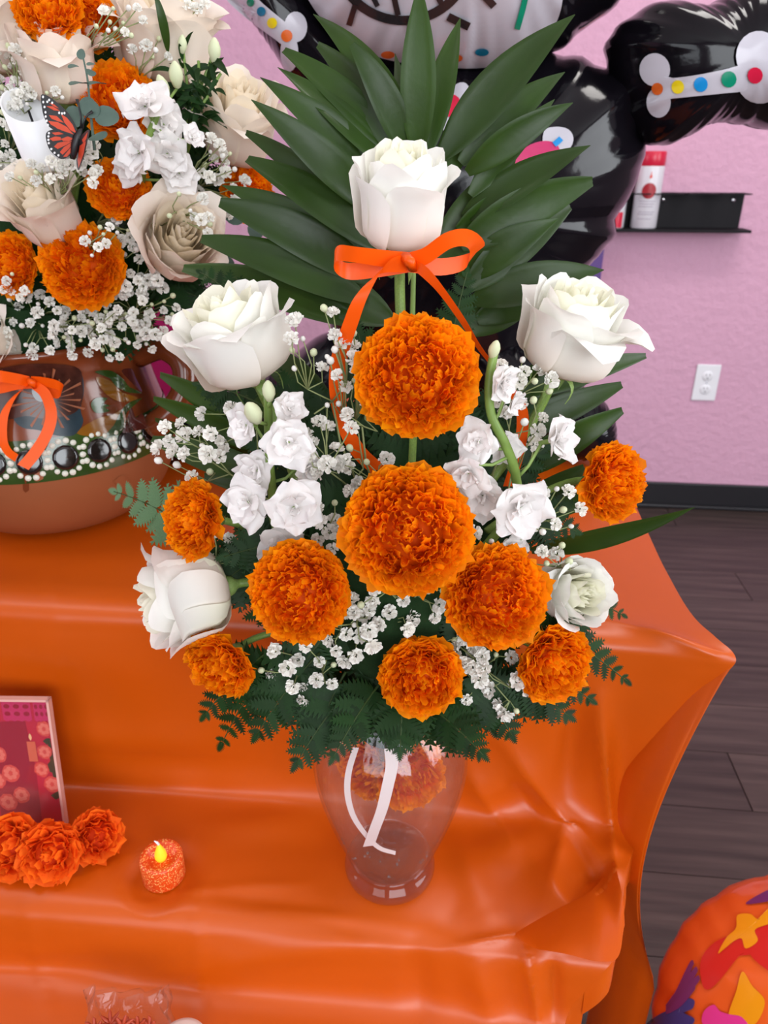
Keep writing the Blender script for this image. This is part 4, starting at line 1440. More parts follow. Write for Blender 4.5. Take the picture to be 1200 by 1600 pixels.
# ------------------------------------------------------------------ bouquet in the clay pot
CR = .75
LRO = [('cream rose upright at the upper left above the white candle', 88, 95, .655, 122, (.05, -.45, 1), 61, 1.0), ('cream rose cut by the left edge at the top', -5, 45, .68, 130, (-.3, -.5, 1), 62, 1.0),
       ('cream rose at the top of the clay pot bouquet beside green buds', 258, 55, .70, 140, (.25, -.35, 1), 63, 1.15), ('cream rose at the right edge of the clay pot bouquet', 372, 192, .70, 128, (.25, -.5, .85), 64, .9),
       ('open cream rose under the white candle', 66, 325, .635, 112, (-.05, -.72, .75), 65, .95), ('open cream rose tilted right beside the palm leaves', 280, 376, .635, 132, (.40, -.78, .38), 66, .85),
       ('cream rose cut by the left edge above the clay pot', -8, 540, .66, 90, (-.3, -.8, .4), 67, 1.0)]
for lb, x, y, Y, d, ax, sd, op in LRO:
    rose(lb, x, y, Y, d, ax, sd, open_=op, cream=CR, stem_to=PCORE + Vector((0, 0, -.02)), drop=False)
LMA = [('orange marigold at the very top left of the clay pot bouquet', 72, 8, .640, 104, (.1, -.8, .5), 71, 200, .8), ('orange marigold half hidden behind the topmost left one', 140, 30, .67, 86, (.4, -.8, .1), 72, 180, .8),
       ('orange marigold right of the upright cream rose', 182, 152, .655, 118, (.2, -.85, .4), 73, 240, .5), ('orange marigold below the monarch butterfly', 184, 290, .635, 98, (.1, -.85, .4), 74, 220, .6),
       ('large orange marigold at the bottom of the clay pot bouquet', 124, 412, .625, 134, (.0, -.9, .4), 75, 340, .1), ('orange marigold cut by the left edge of the photograph', 12, 412, .64, 96, (-.2, -.9, .3), 76, 220, .5),
       ('orange marigold at the back behind the palm leaf tips', 392, 302, .715, 88, (.6, -.7, .2), 77, 200, .3)]
for lb, x, y, Y, d, ax, sd, n, lo in LMA:
    pom('marigold', lb, 'marigold', x, y, Y, d, ax, sd, n=n, loose=lo, stem_to=PCORE, outer=14)
stock('white stock flower in the middle of the clay pot bouquet',
      [P(245, 180, .615), P(232, 215, .615), P(225, 250, .62), P(215, 330, .68)],
      [(228, 165, .605, 84, (-.1, -.7, .7)), (218, 238, .600, 84, (-.4, -.9, .1)), (255, 195, .625, 70, (.5, -.8, .3)), (262, 240, .62, 74, (.3, -.9, -.1)), (300, 215, .62, 40, (.7, -.6, .4)), (280, 270, .63, 66, (.3, -.9, 0)), (205, 262, .62, 56, (-.3, -.9, -.2))],
      [(275, 118, .64, 36, (.1, -.4, 1)), (255, 135, .635, 30, (-.3, -.4, 1))], 81)
# green buds and leaves at the top of the pot bouquet
for i, (lb, bx, by, tx, ty, Y, w) in enumerate((
        ('dark green strappy leaf standing at the top of the clay pot bouquet', 262, 80, 238, -20, .66, 7), )):
    a, b_ = P(bx, by, Y), P(tx, ty, Y - .01)
    t = thing('strap_leaf', lb, 'leaf', M=Matrix.Translation(a))
    ob('leaf_blade', leaflet_mesh((0, 0, 0), np.array(b_ - a) * .5 + np.array((.006, -.01, 0)), np.array(b_ - a), w * MPP(a), (0, -1, .2), 900 + i), t)
bs = thing('bud_stem', 'leafy green bud stem at the upper right of the clay pot bouquet', 'foliage', M=Matrix.Translation(P(290, 250, .68)))
b0 = P(290, 250, .68)
for i, (tx, ty) in enumerate(((335, 80), (285, 70), (310, 95), (345, 115), (300, 150), (268, 100), (325, 150))):
    e = P(tx, ty, .66) - b0
    tube('stem', [np.zeros(3), np.array(e) * .5 + np.array((.004 * (i % 3), 0, .01)), np.array(e)], .0012, M_STEM, bs, 5)
    if i < 2:
        ob('flower_bud', SBUD, bs, frame_to((.15, -.2, 1), 0, e, (30 if i == 0 else 22) * MPP(b0)))
    rs = np.random.RandomState(930 + i)
    for k in range(9):
        q = np.array(e) * (.45 + .06 * k)
        d = Vector((rs.uniform(-1, 1), rs.uniform(-.7, .1), rs.uniform(-.7, .8))).normalized()
        ln = rs.uniform(.012, .024)
        me = leaflet_mesh(q, q + np.array(d) * ln * .5 + np.array((0, 0, .004)), q + np.array(d) * ln, ln * .13, (0, -1, .4), 940 + i * 9 + k, 0, 7)
        me.materials[0] = M_FERN
        ob('leaf', me, bs)
# eucalyptus with round leaves in front
eu = thing('eucalyptus_sprig', 'grey-green eucalyptus sprig beside the monarch butterfly', 'eucalyptus', M=Matrix.Translation(P(148, 235, .60)))
e0 = P(148, 235, .60)
ep = [np.array(P(x, y, .597) - e0) for x, y in ((148, 235), (144, 200), (140, 160), (137, 125), (130, 90))]
tube('stem', catmull(ep, 14), np.linspace(.0012, .0006, 14), M_EUC, eu, 6)


def round_leaf(w, h, seed):
    vs = [(0, 0, 0)]
    rs = np.random.RandomState(seed)
    for k in range(14):
        a = 2 * math.pi * k / 14
        vs.append((w * math.cos(a), h * math.sin(a) + h * .85, .12 * h * math.sin(2 * a) + .1 * w * math.cos(a) ** 2))
    vs[0] = (0, h * .85, 0)
    return mk_mesh('leaf', vs, [(0, 1 + k, 1 + (k + 1) % 14) for k in range(14)], M_EUC)


for i, (x, y, w, h, ax, up) in enumerate(((127, 92, 7, 8, (0, -.9, .3), (0, 0, 1)), (122, 104, 6, 9, (0, -.5, .9), (-1, 0, .1)), (136, 100, 5, 7, (.1, -.5, .9), (1, 0, .2)), (138, 116, 12, 6, (0, -.6, .8), (.3, -.3, .9)),
                                          (137, 130, 8, 16, (0, -.25, 1), (-1, -.1, 0)), (138, 130, 8, 16, (0, -.25, 1), (1, -.1, -.05)), (140, 158, 15, 13, (0, -1, .1), (0, -.1, -1)), (128, 190, 17, 16, (0, -.9, .3), (-.6, 0, .3)),
                                          (150, 178, 16, 20, (0, -.9, .4), (1, -.2, -.2)), (138, 178, 14, 13, (0, -1, .1), (.1, 0, 1)), (150, 210, 16, 9, (0, -.6, .8), (.4, -.3, -.6)))):
    p = P(x, y, .595)
    mp_ = MPP(p)
    z = Vector(ax).normalized()
    u = Vector(up)
    u = (u - z * u.dot(z)).normalized()
    R = Matrix((u.cross(z), u, z)).transposed().to_4x4()
    ob('leaf', round_leaf(w * mp_, h * mp_, i), eu, Matrix.Translation(p - e0) @ R)
eu2 = thing('eucalyptus_sprig', 'dark eucalyptus sprig under the rear marigold at the palm tips', 'eucalyptus', M=Matrix.Translation(P(330, 400, .70)))
e0 = P(330, 400, .70)
tube('stem', [np.zeros(3), np.array(P(370, 375, .695) - e0), np.array(P(420, 395, .69) - e0)], .001, M_EUC, eu2, 5)
for i, (x, y, w, h, up) in enumerate(((368, 350, 16, 14, (0, 0, 1)), (390, 365, 14, 12, (1, 0, .5)), (352, 400, 18, 14, (-.3, 0, -1)), (408, 385, 10, 10, (1, 0, -.2)))):
    p = P(x, y, .69)
    z = Vector((.1, -.9, .3)).normalized()
    u = Vector(up)
    u = (u - z * u.dot(z)).normalized()
    R = Matrix((u.cross(z), u, z)).transposed().to_4x4()
    ob('leaf', round_leaf(w * MPP(p), h * MPP(p), 30 + i), eu2, Matrix.Translation(p - e0) @ R)
# ferns filling the pot bouquet
for i, (lb, b_, t_) in enumerate((
        ('dark fern frond behind the green buds of the clay pot bouquet', (240, 300, .72), (330, 90, .71)), ('dark fern frond behind the upright cream rose', (120, 300, .71), (60, 60, .70)),
        ('dark fern frond behind the stock flower of the clay pot bouquet', (180, 330, .70), (260, 150, .69)), ('dark fern frond under the tilted cream rose', (220, 440, .70), (320, 470, .70)),
        ('dark fern frond behind the large marigold of the clay pot bouquet', (120, 480, .70), (60, 380, .68)), ('dark fern frond at the right of the clay pot bouquet', (240, 330, .72), (350, 280, .72)),
        ('dark fern frond at the rim of the clay pot', (120, 520, .70), (240, 520, .67)), ('dark fern frond at the left rim of the clay pot', (60, 520, .70), (20, 480, .66)))):
    fern(lb, P(*b_), P(*t_), .040, (0, -1, .4), 130 + i)
for i, (b_, t_, w_) in enumerate((((180, 400, .72), (90, 200, .70), .05), ((180, 400, .72), (170, 180, .70), .05), ((180, 400, .72), (260, 260, .70), .05), ((160, 460, .71), (210, 330, .68), .05), ((120, 460, .71), (20, 330, .69), .05),
                                  ((200, 480, .71), (300, 400, .70), .045), ((180, 300, .73), (200, 60, .72), .05), ((120, 300, .73), (130, 40, .72), .05), ((220, 320, .73), (320, 190, .73), .05), ((160, 500, .70), (160, 430, .66), .06), ((60, 300, .72), (10, 150, .71), .05))):
    fern('dark fern frond deep inside the clay pot bouquet behind the blooms', P(*b_), P(*t_), w_, (0, -1, .3), 210 + i, group='filler ferns deep in the clay pot bouquet', npair=8)
sp2 = [("baby's breath between the tilted cream rose and the lower marigold", 200, 350, 26, 50, 12, .65), ("baby's breath mass over the clay pot rim at the left", 70, 505, 75, 55, 34, .655), ("baby's breath mass over the middle of the clay pot rim", 150, 520, 70, 48, 36, .645), ("baby's breath mass over the right of the clay pot rim", 225, 490, 62, 60, 36, .65),
       ("baby's breath under the tilted cream rose", 215, 425, 45, 40, 18, .645), ("baby's breath left of the white candle", 15, 225, 28, 70, 18, .65), ("baby's breath above the white candle at the left edge", 22, 115, 38, 45, 20, .64),
       ("baby's breath between candle and butterfly wing tip", 60, 150, 50, 18, 8, .635), ("baby's breath under candle and butterfly", 75, 268, 80, 16, 14, .615), ("baby's breath beside the rear marigold", 345, 290, 40, 60, 18, .665),
       ("baby's breath over the tilted cream rose", 300, 335, 40, 40, 9, .60), ("baby's breath sprig on the right cream rose", 345, 235, 22, 28, 5, .65), ("baby's breath beside the butterfly at the right", 142, 255, 22, 35, 8, .61),
       ("baby's breath at the top between the two marigold heads", 185, 30, 42, 30, 12, .645), ("baby's breath over the large lower marigold", 160, 375, 50, 28, 9, .60), ("baby's breath on the top cream rose", 235, 85, 30, 35, 6, .655),
       ("baby's breath over the marigold at the left edge", 20, 450, 30, 25, 6, .62), ("baby's breath sticking out above the top cream rose", 300, 8, 24, 14, 4, .68)]
for i, (lb, x, y, sx, sy, n, Y) in enumerate(sp2):
    pts = scatter(x, y, sx, sy, n, Y, 700 + i, .014, 11)
    ctr = P(x, y, Y + .07)
    sprig(lb, ctr * .6 + PCORE * .4, pts, 800 + i, size=20 * MPP(pts[0]), buds=.22)

# white candle in the pot bouquet
cc = P(57, 215, .648)
cm = MPP(cc)
cax = Vector((-.06, -.42, 1)).normalized()
cM = frame_to(cax, 0, P(76, 256, .650), 1)
can = thing('pillar_candle', 'white flameless candle with a slanted hollow top among the roses', 'candle', M=cM)
rc = 35 * cm
nn_ = 32
vs = []
prof = [(.001, 0, 0), (rc * .97, 0, 0), (rc, .002, 0), (rc, 1, 1), (rc * .96, 1.0, 1), (rc * .90, .985, 1), (rc * .86, .45, 2), (.001, .44, 2)]
Hc_ = 88 * cm
for r_, h, kf in prof:
    for k in range(nn_):
        a = 2 * math.pi * k / nn_
        z = Hc_ * h if kf == 0 else Hc_ * h + .0075 * math.cos(a - 2.4) * (1 if kf == 1 else .2)
        vs.append((r_ * math.cos(a), r_ * math.sin(a), z if h > .01 else h))
ob('candle_body', mk_mesh('candle_body', vs, grid_faces(nn_, len(prof), 0, True), M_CANDLE), can)
tube('wick', [np.array((0, 0, Hc_ * .44)), np.array((0.0005, 0, Hc_ * .9))], .0009, M_BLACK, can, 6)

# monarch butterfly
YW = .588
S5 = 1200 / 230.0
bfl = thing('monarch_butterfly', 'orange and black monarch butterfly ornament perched before the white candle', 'butterfly', tuple(P(122, 218, YW)))
b0 = bfl.location


def W_(x, y, d=0.0):
    x, y = x / S5, y / S5
    return P(x, y, YW - .012 * (122 - x) / 60 + d) - b0          # wing swings a little towards the camera


def plate(name, pts, parent, material, d=0.0, th=.0005, fn=None, smooth_n=None):
    if smooth_n:
        pts = catmull(pts, smooth_n, True)
    fn = fn or W_
    v = [tuple(fn(q[0], q[1], d)) for q in pts]
    n = len(v)
    v2 = [(a, b_ + th, c) for a, b_, c in v]
    f = [tuple(range(n))[::-1], tuple(range(n, 2 * n))] + [(i, (i + 1) % n, n + (i + 1) % n, n + i) for i in range(n)]
    return ob(name, mk_mesh(name, v + v2, f, material, False), parent)


fw = plate('forewing', [(335, 775), (400, 788), (470, 840), (540, 905), (590, 980), (632, 1070), (612, 1108), (500, 1082), (410, 1042), (370, 980), (345, 900)], bfl, M_BFLYB, 0, smooth_n=44)
hw_ = plate('hindwing', [(614, 1108), (500, 1062), (420, 1058), (375, 1090), (383, 1170), (420, 1240), (500, 1297), (570, 1265), (612, 1185)], bfl, M_BFLYB, .0008, smooth_n=36)
for pts in ([(498, 930), (545, 960), (590, 1015), (622, 1088), (575, 1062), (525, 1000)], [(398, 938), (460, 945), (520, 1000), (480, 992), (420, 968)], [(392, 985), (470, 995), (545, 1035), (600, 1096), (500, 1062), (415, 1016)],
            [(378, 866), (430, 866), (490, 905), (440, 900)], [(400, 838), (440, 850), (480, 885), (440, 868)], [(430, 1022), (490, 1045), (540, 1070), (470, 1050)]):
    plate('orange_cell', pts, fw, M_BFLYO, -.0004, .0004)
for pts in ([(497, 1132), (550, 1112), (606, 1130), (560, 1152), (515, 1150)], [(403, 1130), (450, 1112), (492, 1118), (500, 1142), (430, 1150)], [(440, 1195), (470, 1165), (520, 1155), (590, 1150), (545, 1180), (470, 1215)],
            [(488, 1240), (520, 1200), (575, 1165), (600, 1160), (560, 1215), (510, 1262)], [(515, 1278), (560, 1222), (596, 1180), (575, 1245), (545, 1278)], [(420, 1082), (480, 1075), (520, 1092), (450, 1102)]):
    plate('orange_cell', pts, hw_, M_BFLYO, .0004, .0004)
for x, y in ((350, 790), (352, 832), (362, 872), (370, 915), (372, 950), (385, 830), (400, 815), (425, 838), (482, 920), (505, 925), (525, 922), (380, 985), (390, 1020)):
    plate('white_spot', circ(x, y, 8, 11, 8), fw, M_BFLYW, -.0005, .0003)
for x, y in ((398, 1085), (394, 1112), (394, 1140), (397, 1167), (418, 1215), (444, 1246), (476, 1266)):
    plate('white_spot', circ(x, y, 9, 10, 8), hw_, M_BFLYW, .0003, .0003)


def W2(x, y, d=0.0):
    x, y = x / S5, y / S5
    return P(x, y, YW - .020 * (x - 122) / 16 + d) - b0


rwg = plate('folded_wing', [(640, 1160), (672, 1095), (728, 1058), (712, 1150), (690, 1250), (665, 1330), (637, 1388), (622, 1300)], bfl, M_BFLYB, 0, fn=W2, smooth_n=30)
for pts in ([(668, 1140), (715, 1075), (705, 1130), (680, 1170)], [(650, 1190), (700, 1150), (682, 1250), (655, 1330), (640, 1370), (632, 1300)]):
    plate('orange_cell', pts, rwg, M_BFLYO, -.0005, .0004, fn=W2)
tube('body', [np.array(W_(*q)) for q in ((668, 1045), (650, 1075), (632, 1120), (612, 1190), (600, 1260), (596, 1300))], [.0008, .0020, .0032, .0030, .0022, .0008], M_BFLYB, bfl, 8)
tube('antenna', [np.array(W_(*q)) for q in ((660, 1050), (660, 960), (645, 880), (626, 808))], [.0009, .0007, .0007, .0012], M_BFLYB, bfl, 5)
tube('antenna', [np.array(W_(*q)) for q in ((672, 1045), (685, 985), (715, 935), (755, 910))], [.0009, .0007, .0007, .0012], M_BFLYB, bfl, 5)

# ------------------------------------------------------------------ sitting skeleton foil balloon behind the bouquets
YS = .99
skel = thing('skeleton_balloon', 'black foil skeleton balloon sitting at the back of the table', 'balloon', (0.02, YS, ZU))
k0 = skel.location


class Foil:
    def __init__(s, name, poly, depth, seed, Y=YS, parent=None, material=None, pleat=.10, scal=.018, center=None, n=150, origin=None):
        rs = np.random.RandomState(seed)
        s.Y, s.depth = Y, depth
        s.o = origin if origin is not None else k0
        pts = np.array([[P(a, b_, Y).x, P(a, b_, Y).z] for a, b_ in catmull(poly, 160, True)])
        s.c = pts.mean(0) if center is None else np.array([P(*center, Y).x, P(*center, Y).z])
        d = pts - s.c
        th = np.arctan2(d[:, 1], d[:, 0])
        r_ = np.hypot(d[:, 0], d[:, 1])
        od = np.argsort(th)
        s.th = np.concatenate([th[od] - 2 * math.pi, th[od], th[od] + 2 * math.pi])
        s.r = np.tile(r_[od], 3)
        tg = np.linspace(0, 2 * math.pi, n, endpoint=False)
        rb = np.interp(tg - math.pi, s.th, s.r)
        ns = sum(rs.uniform(.4, 1) * np.sin(tg * f_ + rs.uniform(0, 6.28)) for f_ in (17, 23, 31, 41))
        ns = ns / 2.2
        s.tg, s.ns, s.pl, s.sc = np.append(tg, 2 * math.pi), np.append(ns, ns[0]), pleat, scal
        tw = np.sin(np.linspace(0, math.pi / 2, 17))[1:]
        vs = []
        for sg in (-1, 1):
            for t in tw:
                rr = rb * t * (1 + scal * ns * t ** 4)
                y = sg * depth * math.sqrt(max(0, 1 - t * t)) * (1 + pleat * ns * t ** 5 * 1.5)
                vs += [(s.c[0] + rr[i] * math.cos(tg[i] - math.pi) - s.o[0], Y + y[i] - s.o[1], s.c[1] + rr[i] * math.sin(tg[i] - math.pi) - s.o[2]) for i in range(n)]
        m_ = len(tw)
        f = grid_faces(n, m_, 0, True) + [q[::-1] for q in grid_faces(n, m_, n * m_, True)]
        vs.append((s.c[0] - s.o[0], Y - depth - s.o[1], s.c[1] - s.o[2]))
        vs.append((s.c[0] - s.o[0], Y + depth - s.o[1], s.c[1] - s.o[2]))
        f += [(2 * n * m_, (i + 1) % n, i) for i in range(n)] + [(2 * n * m_ + 1, n * m_ + i, n * m_ + (i + 1) % n) for i in range(n)]
        s.obj = ob(name, mk_mesh(name, vs, f, material or M_FOIL), parent if parent is not None else skel)

    def front(s, x, z):
        d = (x - s.c[0], z - s.c[1])
        a = math.atan2(d[1], d[0])
        q = float(np.interp(a + math.pi, s.tg, s.ns))
        t = math.hypot(*d) / float(np.interp(a, s.th, s.r))
        t = min(1.0, t / (1 + s.sc * q * min(1, t) ** 4))
        return s.Y - s.depth * math.sqrt(max(0.0, 1 - t * t)) * (1 + s.pl * q * t ** 5 * 1.5)

    def at(s, px, py, off=.0022):
        Y = s.Y - s.depth * .6
        for _ in range(14):
            p = P(px, py, Y)
            Y = .5 * Y + .5 * (s.front(p.x, p.z) - off)
        p = P(px, py, Y)
        return p - Vector(s.o)

    def decal(s, name, pts, material, off=.0022, rings=6, smooth_n=None):
        if smooth_n:
            pts = catmull(pts, smooth_n, True)
        v, f = fan_poly(pts, lambda a, b_: s.at(a, b_, off), rings)
        return ob(name, mk_mesh(name, v, f, material), s.obj)

    def stroke(s, name, line, w, material, off=.0034, n=24, closed=False):
        c = catmull(line, n, closed)
        t = np.gradient(c, axis=0)
        if closed:
            t = np.roll(c, -1, 0) - np.roll(c, 1, 0)
        t /= np.linalg.norm(t, axis=1)[:, None] + 1e-9
        nr = np.stack([-t[:, 1], t[:, 0]], 1)
        vs = []
        for i in range(n):
            for q in (-.5, 0, .5):
                vs.append(tuple(s.at(*(c[i] + nr[i] * w * q), off)))
        f = grid_faces(3, n)
        if closed:
            f += [((n - 1) * 3 + k, (n - 1) * 3 + k + 1, k + 1, k) for k in range(2)]
        return ob(name, mk_mesh(name, vs, f, material), s.obj)


torso = Foil('torso', [(570, 95), (700, 70), (870, 85), (930, 100), (985, 118), (1001, 165), (999, 255), (988, 290), (962, 335), (950, 375), (905, 430), (870, 480), (845, 560), (800, 640), (740, 672), (650, 672), (580, 640), (535, 560), (500, 460), (486, 350), (480, 250), (500, 150)], .125, 2, center=(725, 330))
head = Foil('head', [(445, -70), (468, 5), (525, 70), (610, 110), (720, 120), (810, 108), (880, 72), (932, 32), (968, 0), (990, -60), (970, -200), (860, -330), (710, -370), (560, -320), (465, -200)], .15, 1, center=(710, -110), Y=.95)
arm_r = Foil('arm', [(948, 75), (962, 44), (1004, 14), (1040, 2), (1090, 12), (1125, -2), (1180, -35), (1240, -60), (1310, -50), (1345, 60), (1310, 170), (1235, 195), (1200, 203), (1170, 196), (1115, 192), (1075, 210), (1044, 226), (1000, 222), (975, 190), (955, 130)], .085, 3, center=(1120, 100), Y=.955)
arm_l = Foil('arm', [(300, -120), (345, -30), (372, 5), (420, 70), (455, 125), (495, 168), (525, 150), (540, 100), (510, 30), (470, -40), (420, -110), (360, -160)], .070, 4, center=(430, 10), Y=.965)
leg_r = Foil('leg', [(800, 520), (860, 560), (890, 610), (905, 650), (890, 690), (840, 690), (790, 650), (730, 600), (720, 540)], .07, 5, Y=.93, center=(815, 605))
leg_l = Foil('leg', [(520, 520), (450, 560), (380, 600), (300, 640), (285, 690), (340, 700), (430, 690), (520, 640), (570, 580)], .07, 6, Y=.93, center=(430, 625))
foot_r = Foil('foot', [(905, 605), (935, 618), (955, 645), (961, 675), (952, 700), (925, 712), (890, 712), (868, 690), (862, 650), (878, 615)], .052, 7, Y=.885)
foot_l = Foil('foot', [(262, 625), (295, 640), (310, 670), (302, 705), (270, 722), (238, 715), (222, 690), (222, 655), (238, 632)], .052, 8, Y=.90)
# skull face
head.decal('face', [(452, -80), (485, 5), (535, 60), (600, 92), (700, 106), (775, 103), (835, 78), (868, 38), (880, -20), (870, -130), (800, -250), (700, -290), (580, -250), (490, -170)], M_FWHITE, .004, 22, 150)
head.stroke('eye_ring', circ(630, -68, 104, 100, 24), 15, M_FBLACK, .0065, 72, True)
head.stroke('eye_ring', circ(800, -95, 60, 70, 24), 13, M_FBLACK, .0065, 60, True)
for a, b_, w in (((612, -20), (622, 24), 9), ((700, 26), (733, 42), 13), ((750, -14), (772, 10), 12), ((555, 8), (545, 40), 9), ((640, 28), (642, 55), 9), ((665, -40), (690, 6), 9), ((575, -20), (590, 10), 8)):
    head.stroke('stitch', [a, ((a[0] + b_[0]) / 2, (a[1] + b_[1]) / 2), b_], w, M_FBLACK, .0075, 8)
head.stroke('green_bar', [(826, -30), (818, 10), (808, 46)], 9, M_GREENP, .0065, 12)
for x, y, mt in ((753, 82, M_TEAL), (712, 91, M_ORP), (606, 86, M_ORP)):
    head.decal('print_dot', circ(x, y, 11, 6, 14), mt, .0065, 2)


def bone(fo, lobes, shaft, dots):
    for x, y, rx, ry in lobes:
        fo.decal('bone_print', circ(x, y, rx, ry, 22), M_FWHITE, .0042, 6)
    fo.decal('bone_print', shaft, M_FWHITE, .0044, 8, 48)
    for x, y, r_, mt in dots:
        fo.decal('print_dot', circ(x, y, r_, r_ * 1.08, 14), mt, .006, 2)


bone(arm_r, [(1023, 109, 24, 26), (1029, 160, 19, 24), (1186, 88, 36, 40), (1188, 128, 36, 34)], [(1030, 120), (1050, 122), (1090, 117), (1130, 109), (1165, 102), (1168, 125), (1165, 141), (1130, 146), (1090, 150), (1050, 154), (1030, 155)],
     [(1027, 139, 9, M_ORP), (1059, 136, 10, M_YELP), (1095, 132, 11, M_BLUEP), (1139, 124, 12, M_GREENP), (1180, 118, 12, M_REDP)])
bone(arm_l, [(462, 42, 18, 24), (452, 82, 14, 30)], [(350, -32), (385, -20), (410, 5), (440, 30), (455, 45), (448, 72), (425, 58), (400, 40), (375, 20), (352, -4)],
     [(391, 4, 6, M_GREENP), (408, 18, 7, M_TEAL), (425, 36, 8, M_YELP), (448, 56, 9, M_ORP)])
torso.decal('rib_print', [(850, 205), (868, 198), (888, 202), (896, 216), (890, 232), (872, 240), (850, 236)], M_FWHITE, .0026, 4, 24)
torso.decal('rib_print', [(835, 318), (850, 298), (872, 280), (890, 278), (902, 288), (892, 306), (866, 324), (845, 332)], M_FWHITE, .0026, 4, 24)
torso.decal('rib_print', [(700, 150), (712, 132), (728, 130), (735, 150), (722, 190), (700, 210), (690, 190)], M_FWHITE, .0026, 4, 24)
torso.decal('rib_print', [(790, 468), (800, 458), (830, 456), (842, 464), (830, 476), (800, 480)], M_FWHITE, .0026, 4, 24)
torso.decal('bow_tie_print', [(790, 300), (800, 260), (822, 230), (852, 220), (872, 228), (876, 252), (862, 275), (830, 300), (805, 318)], M_MAGP, .0034, 6, 40)
torso.decal('print_dot', circ(705, 165, 16, 18, 16), M_REDP, .004, 3)
torso.stroke('blue_bar', [(866, 226), (872, 221), (877, 216)], 9, M_BLUEP, .0045, 6)
torso.stroke('green_bar', [(852, 314), (860, 308), (866, 302)], 9, M_GREENP, .0045, 6)

# magenta paper banner leaning behind the pot
mg = thing('magenta_card', 'magenta card standing behind the painted clay pot', 'card', tuple(P(262, 600, 1.02)))
p_ = P(262, 560, 1.02)
box_obj('card_sheet', (-.16, 0, -p_.z + ZU + .002), (.045, .004, .09), M_MAGENTA, mg, M=Matrix.Translation((0, 0, p_.z - mg.location.z)))
mg.location.z = mg.location.z

# ------------------------------------------------------------------ framed print, paper flowers, tea light
fr_base = PZ(105, 1296, ZL)
frt = P(108, 1096, fr_base.y + .022)
FW = .098
e_x = Vector((1, -.02, 0)).normalized()
e_z = (Vector((fr_base.x, frt.y, frt.z)) - fr_base).normalized()
e_n = e_x.cross(e_z).normalized()
FH = (frt - fr_base).length
FM = Matrix((e_x, e_n * -1, e_z)).transposed().to_4x4()
FM = Matrix.Translation(fr_base - e_x * FW + Vector((0, 0, .001))) @ Matrix(((e_x.x, -e_n.x, e_z.x, 0), (e_x.y, -e_n.y, e_z.y, 0), (e_x.z, -e_n.z, e_z.z, 0), (0, 0, 0, 1)))
if (FM.to_3x3() @ Vector((0, 1, 0))).y < 0:
    FM = FM @ Matrix.Diagonal((1, -1, 1, 1))
fr = thing('picture_frame', 'clear acrylic frame with a red festive print at the left edge', 'picture frame', M=FM)
box_obj('print_sheet', (.003, .0015, .003), (FW - .003, .0025, FH - .003), M_PRED, fr)
box_obj('acrylic_panel', (0, -.0012, 0), (FW, .0005, FH), M_ACRYL, fr, .0006)
box_obj('acrylic_back', (0, .0030, 0), (FW, .0045, FH), M_ACRYL, fr, .0006)
m = MB()
m.box((FW * .3, .004, 0), (FW * .7, .040, .0015))
m.build('stand', M_ACRYL, fr, smooth=False)
for a in ((0, 0, FW, .0022), (0, FH - .0022, FW, FH), (0, 0, .0022, FH), (FW - .0022, 0, FW, FH)):
    box_obj('frame_edge', (a[0], -.0016, a[1]), (a[2], .0048, a[3]), mat('acrylic_edge', (.75, .42, .36), .25) if 'acrylic_edge' not in bpy.data.materials else bpy.data.materials['acrylic_edge'], fr)


def fr_xy(cx, cy):
    """from the close-up crop of the frame to frame coordinates"""
    x = FW - (378 - cx) * FW / 330.0 * (330 * .283 * MPP(fr_base) / FW)
    z = FH - (cy - 122) * FH / 700.0
    return x, z


def fr_plate(name, pts, material, d, parent=None, n=None):
    if n:
        pts = catmull(pts, n, True)
    v = [(fr_xy(*q)[0], .0014 - d, fr_xy(*q)[1]) for q in pts]
    v = [q for q in v]
    if min(q[0] for q in v) < .003:
        v = [(max(.003, q[0]), q[1], q[2]) for q in v]
    c = np.mean(np.array(v), 0)
    n_ = len(v)
    f = [(n_, (i + 1) % n_, i) for i in range(n_)]
    return ob(name, mk_mesh(name, v + [tuple(c)], f, material, False), parent or fr)


fr_plate('dark_backdrop', [(20, 250), (230, 240), (250, 500), (240, 800), (20, 800)], M_PDRED, .0001)
for x0, x1 in ((-130, -20), (-10, 92), (118, 270), (285, 366)):
    sc_pts = [(x0, 135), (x1, 135), (x1, 235)] + [(x1 - (x1 - x0) * k / 8, 235 + (10 if k % 2 else 0)) for k in range(1, 9)]
    pb = fr_plate('paper_banner', sc_pts, M_PPINK, .0002)
    for r_ in range(2):
        for c_ in range(3):
            fr_plate('cut_out', circ(x0 + (x1 - x0) * (c_ + .5) / 3, 165 + 38 * r_, (x1 - x0) / 9, 12, 10), M_PDRED, .0003)
fr_plate('stem_print', [(335, 330), (350, 330), (362, 640), (345, 660), (335, 480)], M_PGRN, .0002)
fr_plate('leaf_print', [(310, 345), (330, 330), (350, 340), (330, 365)], M_PGRN, .0003)
fr_plate('leaf_print', [(318, 470), (345, 440), (362, 470), (350, 520), (325, 510)], M_PGRN, .0003)
fr_plate('leaf_print', [(310, 640), (345, 620), (362, 650), (335, 665)], M_PGRN, .0003)
for x, y, r_ in ((326, 280, 42), (312, 402, 40), (282, 498, 42), (328, 578, 46), (60, 420, 46), (110, 520, 50), (30, 560, 48), (150, 640, 46), (70, 680, 50)):
    f0 = fr_plate('flower_print', circ(x, y, r_, r_ * .95, 22, 0, .08, int(x)), M_PCORAL, .0004)
    for k in range(7):
        a = k * .9
        fr_plate('petal_print', circ(x + r_ * .5 * math.cos(a), y + r_ * .5 * math.sin(a), r_ * .30, r_ * .24, 10), M_PCOR2, .0005)
fr_plate('candle_print', [(222, 348), (268, 348), (270, 455), (222, 455)], M_PCAND, .0004)
